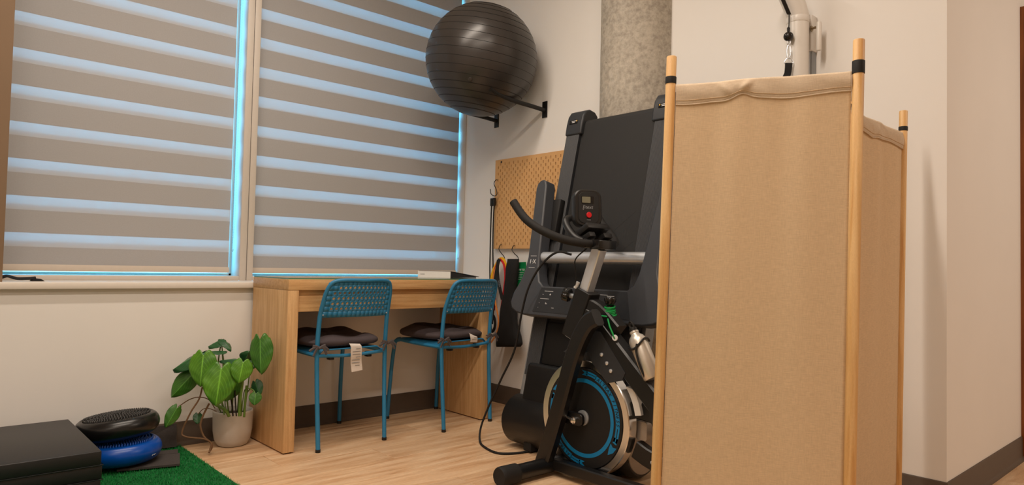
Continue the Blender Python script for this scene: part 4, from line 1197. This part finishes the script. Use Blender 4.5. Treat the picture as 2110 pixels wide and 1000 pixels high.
# rubber pad: flat on the turf, far end bent up the wall
R15 = D(15)
fl_ = V((-2.145, -.300, 0)); ex = (V((-1.933, -.361, 0)) - fl_).normalized(); ey = V((-ex.y, ex.x, 0))
def pad_pt(a, b): return fl_ + ex * a + ey * b
t = thing('rubber_pad', 'dark grey rubber pad lying under the blue balance disc', 'pad', (-2.0, -.25, .01))
def prm(pts, z0, z1):
    n = len(pts); return MB().add([V((p.x, p.y, z0)) for p in pts] + [V((p.x, p.y, z1)) for p in pts], [tuple(range(n)), tuple(range(n, 2 * n))] + [(k, (k + 1) % n, n + (k + 1) % n, n + k) for k in range(n)])
prm([pad_pt(0, 0), pad_pt(.222, 0), pad_pt(.222, .17), pad_pt(0, .17)], .011, .019).build('front_leaf', 'pad_grey', t)
prm([pad_pt(0, .1705), pad_pt(.215, .1705), pad_pt(.215, .235), pad_pt(0, .235)], .011, .020).build('rear_leaf', 'pad_grey', t)
MB().add([V(p) for p in ((-2.10, -.030, .012), (-1.856, -.058, .012), (-1.850, -.024, .105), (-2.10, -.024, .105), (-2.10, -.020, .012), (-1.856, -.048, .012), (-1.850, -.0165, .105), (-2.10, -.0165, .105))], [(0, 1, 2, 3), (4, 5, 6, 7), (0, 1, 5, 4), (1, 2, 6, 5), (2, 3, 7, 6), (3, 0, 4, 7)]).build('upturned_leaf', 'pad_grey', t, smooth=0)


def disc(label, mat, c, tilt):
    t = thing('balance_disc', label, 'balance disc', c, group='balance discs in a stack')
    ax = V(tilt).normalized()
    pr = [(0, -.038), (.09, -.042), (.113, -.044)]
    for k in range(11):
        a = D(-90 + 15 * k); pr.append((.111 + .043 * math.cos(a), .044 * math.sin(a)))
    pr += [(.130, .0385), (.127, .0355), (.10, .039), (.05, .042), (0, .043)]
    MB().lathe(pr, c, ax, 64).build('cushion_body', mat, t, smooth=50)
    nb = MB(); q = ax.orthogonal().normalized(); q2 = ax.cross(q)
    for r_i in range(1, 11):
        r_ = r_i * .0118; n = max(6, int(2 * PI * r_ / .0098))
        for k in range(n):
            a = 2 * PI * k / n
            p = V(c) + (q * math.cos(a) + q2 * math.sin(a)) * r_ + ax * (.0425 - .35 * r_ * r_ - .002)
            nb.lathe([(.0036, 0), (.0027, .008), (0, .0105)], p, ax, 6, cap=False)
    o = nb.build('massage_nubs', mat, t, smooth=60); tag(o, kind='stuff')
    if mat == 'disc_blue':
        mk = MB()
        for k in range(4):
            a = math.atan2(-.86, .5) + .10 + k * .035; e = V((math.cos(a), math.sin(a), 0))
            mk.tube([V(c) + e * .1512 + V((0, 0, -.012 + .004 * (k % 2))), V(c) + V((math.cos(a + .03), math.sin(a + .03), 0)) * .1515 + V((0, 0, -.010))], .0016, 5, sub=1)
        tag(mk.build('logo_print', 'white_print', t, smooth=0), kind='stuff')
    return t


disc('glossy blue balance disc, lower of the two, lying on the rubber pad', 'disc_blue', V((-2.112, -.188, .068)), (-.02, .016, 1))
disc('glossy black spiky balance disc on top of the blue one', 'disc_black', V((-2.122, -.182, .166)), (-.085, .075, 1))

# ================================================================== POTTED PLANT
PC = V((-1.636, -.120, 0))
t = thing('potted_plant', 'young monstera in a ribbed cream pot beside the desk', 'plant', PC)
K = dict(parent=t)
mb = MB(); n = 72; prof = [(.056, 0), (.066, .006), (.078, .030), (.084, .07), (.0865, .15), (.0865, .158), (.0835, .160), (.0815, .152), (.080, .10), (.0, .10)]
vs = []; fs = []
for i, (r_, z) in enumerate(prof):
    for k in range(n):
        a = 2 * PI * k / n; rr_ = r_ + (.0009 * (1 if k % 2 else -1) if .05 < z < .155 and i < 5 else 0)
        vs.append(PC + V((math.cos(a) * rr_, math.sin(a) * rr_, z)))
for i in range(len(prof) - 1):
    for k in range(n): fs.append((i * n + k, i * n + (k + 1) % n, (i + 1) * n + (k + 1) % n, (i + 1) * n + k))
fs.append(tuple(range(n))[::-1])
MB().add(vs, fs).build('pot', 'pot', smooth=60, **K)
MB().lathe([(.081, .138), (.05, .142), (0, .143)], PC, (0, 0, 1), 32, cap=False).build('soil', 'soil', **K)


def leaf(base, tip, wd, mat, nrm, fold=.25, droop=.15, root=None, stem_r=.0026):
    B, T = V(base), V(tip); ax = T - B; L = ax.length; ax.normalize()
    N = V(nrm); N = (N - ax * N.dot(ax)).normalized(); W = ax.cross(N).normalized()
    nu, nv = 16, 18; vs = []; uvs = []; fs = []
    for j in range(nv + 1):
        v = j / nv
        hw = (math.sin(PI * min(1, v * .80 + .20)) ** .75) * (1 - .22 * v) * wd / 2 * 1.06
        for i in range(nu + 1):
            u = i / nu * 2 - 1; au = abs(u)
            along = v * L - (1 - v) ** 2.2 * L * .20 * (math.sin(PI * min(1, au * 1.15) * .9))
            up = -fold * wd * .5 * au ** 1.3 * (1 - .3 * v) - droop * L * (v ** 2.2) + .012 * L * math.sin(v * 20 + au * 6) * au
            vs.append(B + ax * along + W * (u * hw) + N * up); uvs.append((i / nu, v))
    m = nu + 1
    for j in range(nv):
        for i in range(nu): fs.append((j * m + i, j * m + i + 1, (j + 1) * m + i + 1, (j + 1) * m + i))
    me = bpy.data.meshes.new('leaf'); me.from_pydata([tuple(p) for p in vs], [], fs)
    ul = me.uv_layers.new(name='UVMap')
    for lp in me.loops: ul.data[lp.index].uv = uvs[lp.vertex_index]
    me.polygons.foreach_set('use_smooth', [True] * len(me.polygons)); me.materials.append(MATS[mat])
    lf = link('leaf', me, t, solid=.0009)
    if root is not None:
        r0 = PC + V((root[0], root[1], .135)); mid = r0.lerp(B, .55) + V((0, 0, .02)) + (B - r0).cross(V((0, 0, 1))) * .05
        MB().tube([r0, r0.lerp(mid, .5) + V((0, 0, .012)), mid, B - ax * -.004], stem_r, 7, sub=5).build('petiole', 'stem', lf)
    return lf


CD = (CAM_POS - V((-1.65, -.15, .5))).normalized()      # towards the room
def pt(px, py, t_): return atd(px, py, t_)
def nr(a, b, c): return CD * a + V((0, 0, 1)) * b + RGT * c
leaf(pt(457, 700, 3.14), pt(428, 712, 3.10), .075, 'leaf_dark', nr(.15, 1, 0), .5, .10, (-.01, .03))
leaf(pt(458, 700, 3.14), pt(480, 713, 3.12), .055, 'leaf_dark', nr(.2, 1, .3), .45, .35)
leaf(pt(415, 728, 3.02), pt(353, 757, 2.96), .095, 'leaf_dark', nr(.55, .9, -.2), .55, .12, (-.04, -.02))
leaf(pt(419, 733, 2.97), pt(411, 797, 2.93), .118, 'leaf_bright', nr(1, .25, -.2), .22, .10, (-.03, .0))
leaf(pt(396, 772, 3.0), pt(351, 820, 2.96), .09, 'leaf_mid', nr(.9, .5, .3), .35, .10, (-.05, -.02))
leaf(pt(456, 760, 2.95), pt(444, 837, 2.90), .142, 'leaf_bright', nr(1, .28, 0), .18, .12, (-.03, -.04))
leaf(pt(501, 747, 2.98), pt(492, 790, 2.95), .096, 'leaf_bright', nr(1, .35, .1), .18, .10, (.02, -.05))
leaf(pt(504, 744, 3.04), pt(512, 728, 3.02), .062, 'leaf_dark', nr(1, .3, .2), .5, .10, (.02, .0))
leaf(pt(497, 742, 3.06), pt(452, 738, 3.05), .06, 'leaf_dark', nr(.35, 1, .0), .4, .15, (.0, .02))
leaf(pt(460, 724, 3.10), pt(417, 724, 3.07), .07, 'leaf_dark', nr(.12, 1, 0), .25, .06, (-.02, .04))
leaf(pt(536, 701, 3.0), pt(537, 772, 2.97), .105, 'leaf_mid', nr(1, .1, -.35), .35, .04, (.045, -.02))
leaf(pt(540, 702, 3.03), pt(519, 716, 3.01), .04, 'leaf_mid', nr(.8, .5, -.2), .3, .1)
leaf(pt(526, 788, 3.04), pt(534, 815, 3.02), .055, 'leaf_dark', nr(.9, .3, -.5), .3, .10, (.05, .01))
leaf(pt(527, 812, 2.99), pt(524, 835, 2.97), .055, 'leaf_mid', nr(1, .4, 0), .2, .10)
leaf(pt(480, 785, 3.02), pt(466, 828, 2.99), .10, 'leaf_mid', nr(1, .15, .3), .25, .10, (.0, .0))
leaf(pt(515, 742, 3.08), pt(524, 757, 3.05), .05, 'leaf_dark', nr(1, .3, .3), .3, .10, (.03, .03))
leaf(pt(364, 842, 2.96), pt(341, 882, 2.92), .058, 'leaf_mid', nr(1, .25, .35), .25, .06)
leaf(pt(408, 854, 3.02), pt(407, 874, 3.0), .042, 'leaf_dark', nr(1, .2, .2), .2, .06)
# stalks, vines and aerial roots
st = MB
for pts, r_, mat in (
    ([(457, 700, 3.14), (451, 735, 3.13), (449, 770, 3.12), (455, 820, 3.1), (462, 855, 3.06)], .003, 'stem'),
    ([(527, 813, 2.99), (520, 803, 3.0), (505, 803, 3.02), (500, 830, 3.04), (497, 858, 3.04)], .0022, 'stem'),
    ([(493, 858, 3.0), (494, 835, 3.0), (498, 800, 3.0), (502, 770, 3.0)], .006, 'stem'),
    ([(503, 860, 3.02), (505, 830, 3.02), (508, 795, 3.02)], .005, 'stem'),
    ([(472, 858, 3.02), (464, 845, 3.0), (448, 836, 3.0), (440, 828, 3.0)], .007, 'stem'),
    ([(480, 858, 3.04), (478, 835, 3.04), (474, 812, 3.04)], .0035, 'soil'),
    ([(487, 858, 3.02), (485, 830, 3.02), (484, 805, 3.02)], .003, 'soil'),
    ([(443, 842, 3.0), (430, 824, 3.02), (410, 819, 3.02), (390, 824, 3.03), (367, 839, 3.02)], .0022, 'root'),
    ([(417, 798, 3.0), (410, 823, 2.98), (393, 850, 2.96), (375, 890, 2.95), (381, 900, 2.95), (400, 903, 2.96), (420, 905, 2.97), (434, 912, 2.98), (437, 922, 2.98), (430, 934, 2.97)], .0036, 'root'),
    ([(431, 832, 3.0), (418, 858, 2.99), (413, 878, 2.98), (420, 900, 2.98), (435, 914, 2.98), (433, 926, 2.97), (431, 933, 2.96)], .0042, 'root'),
    ([(446, 848, 3.0), (430, 842, 3.01), (418, 844, 3.01), (408, 854, 3.01)], .0018, 'root')):
    MB().tube([pt(*q) for q in pts], r_, 7, sub=6).build('vine' if mat == 'root' else 'stalk', mat, **K)
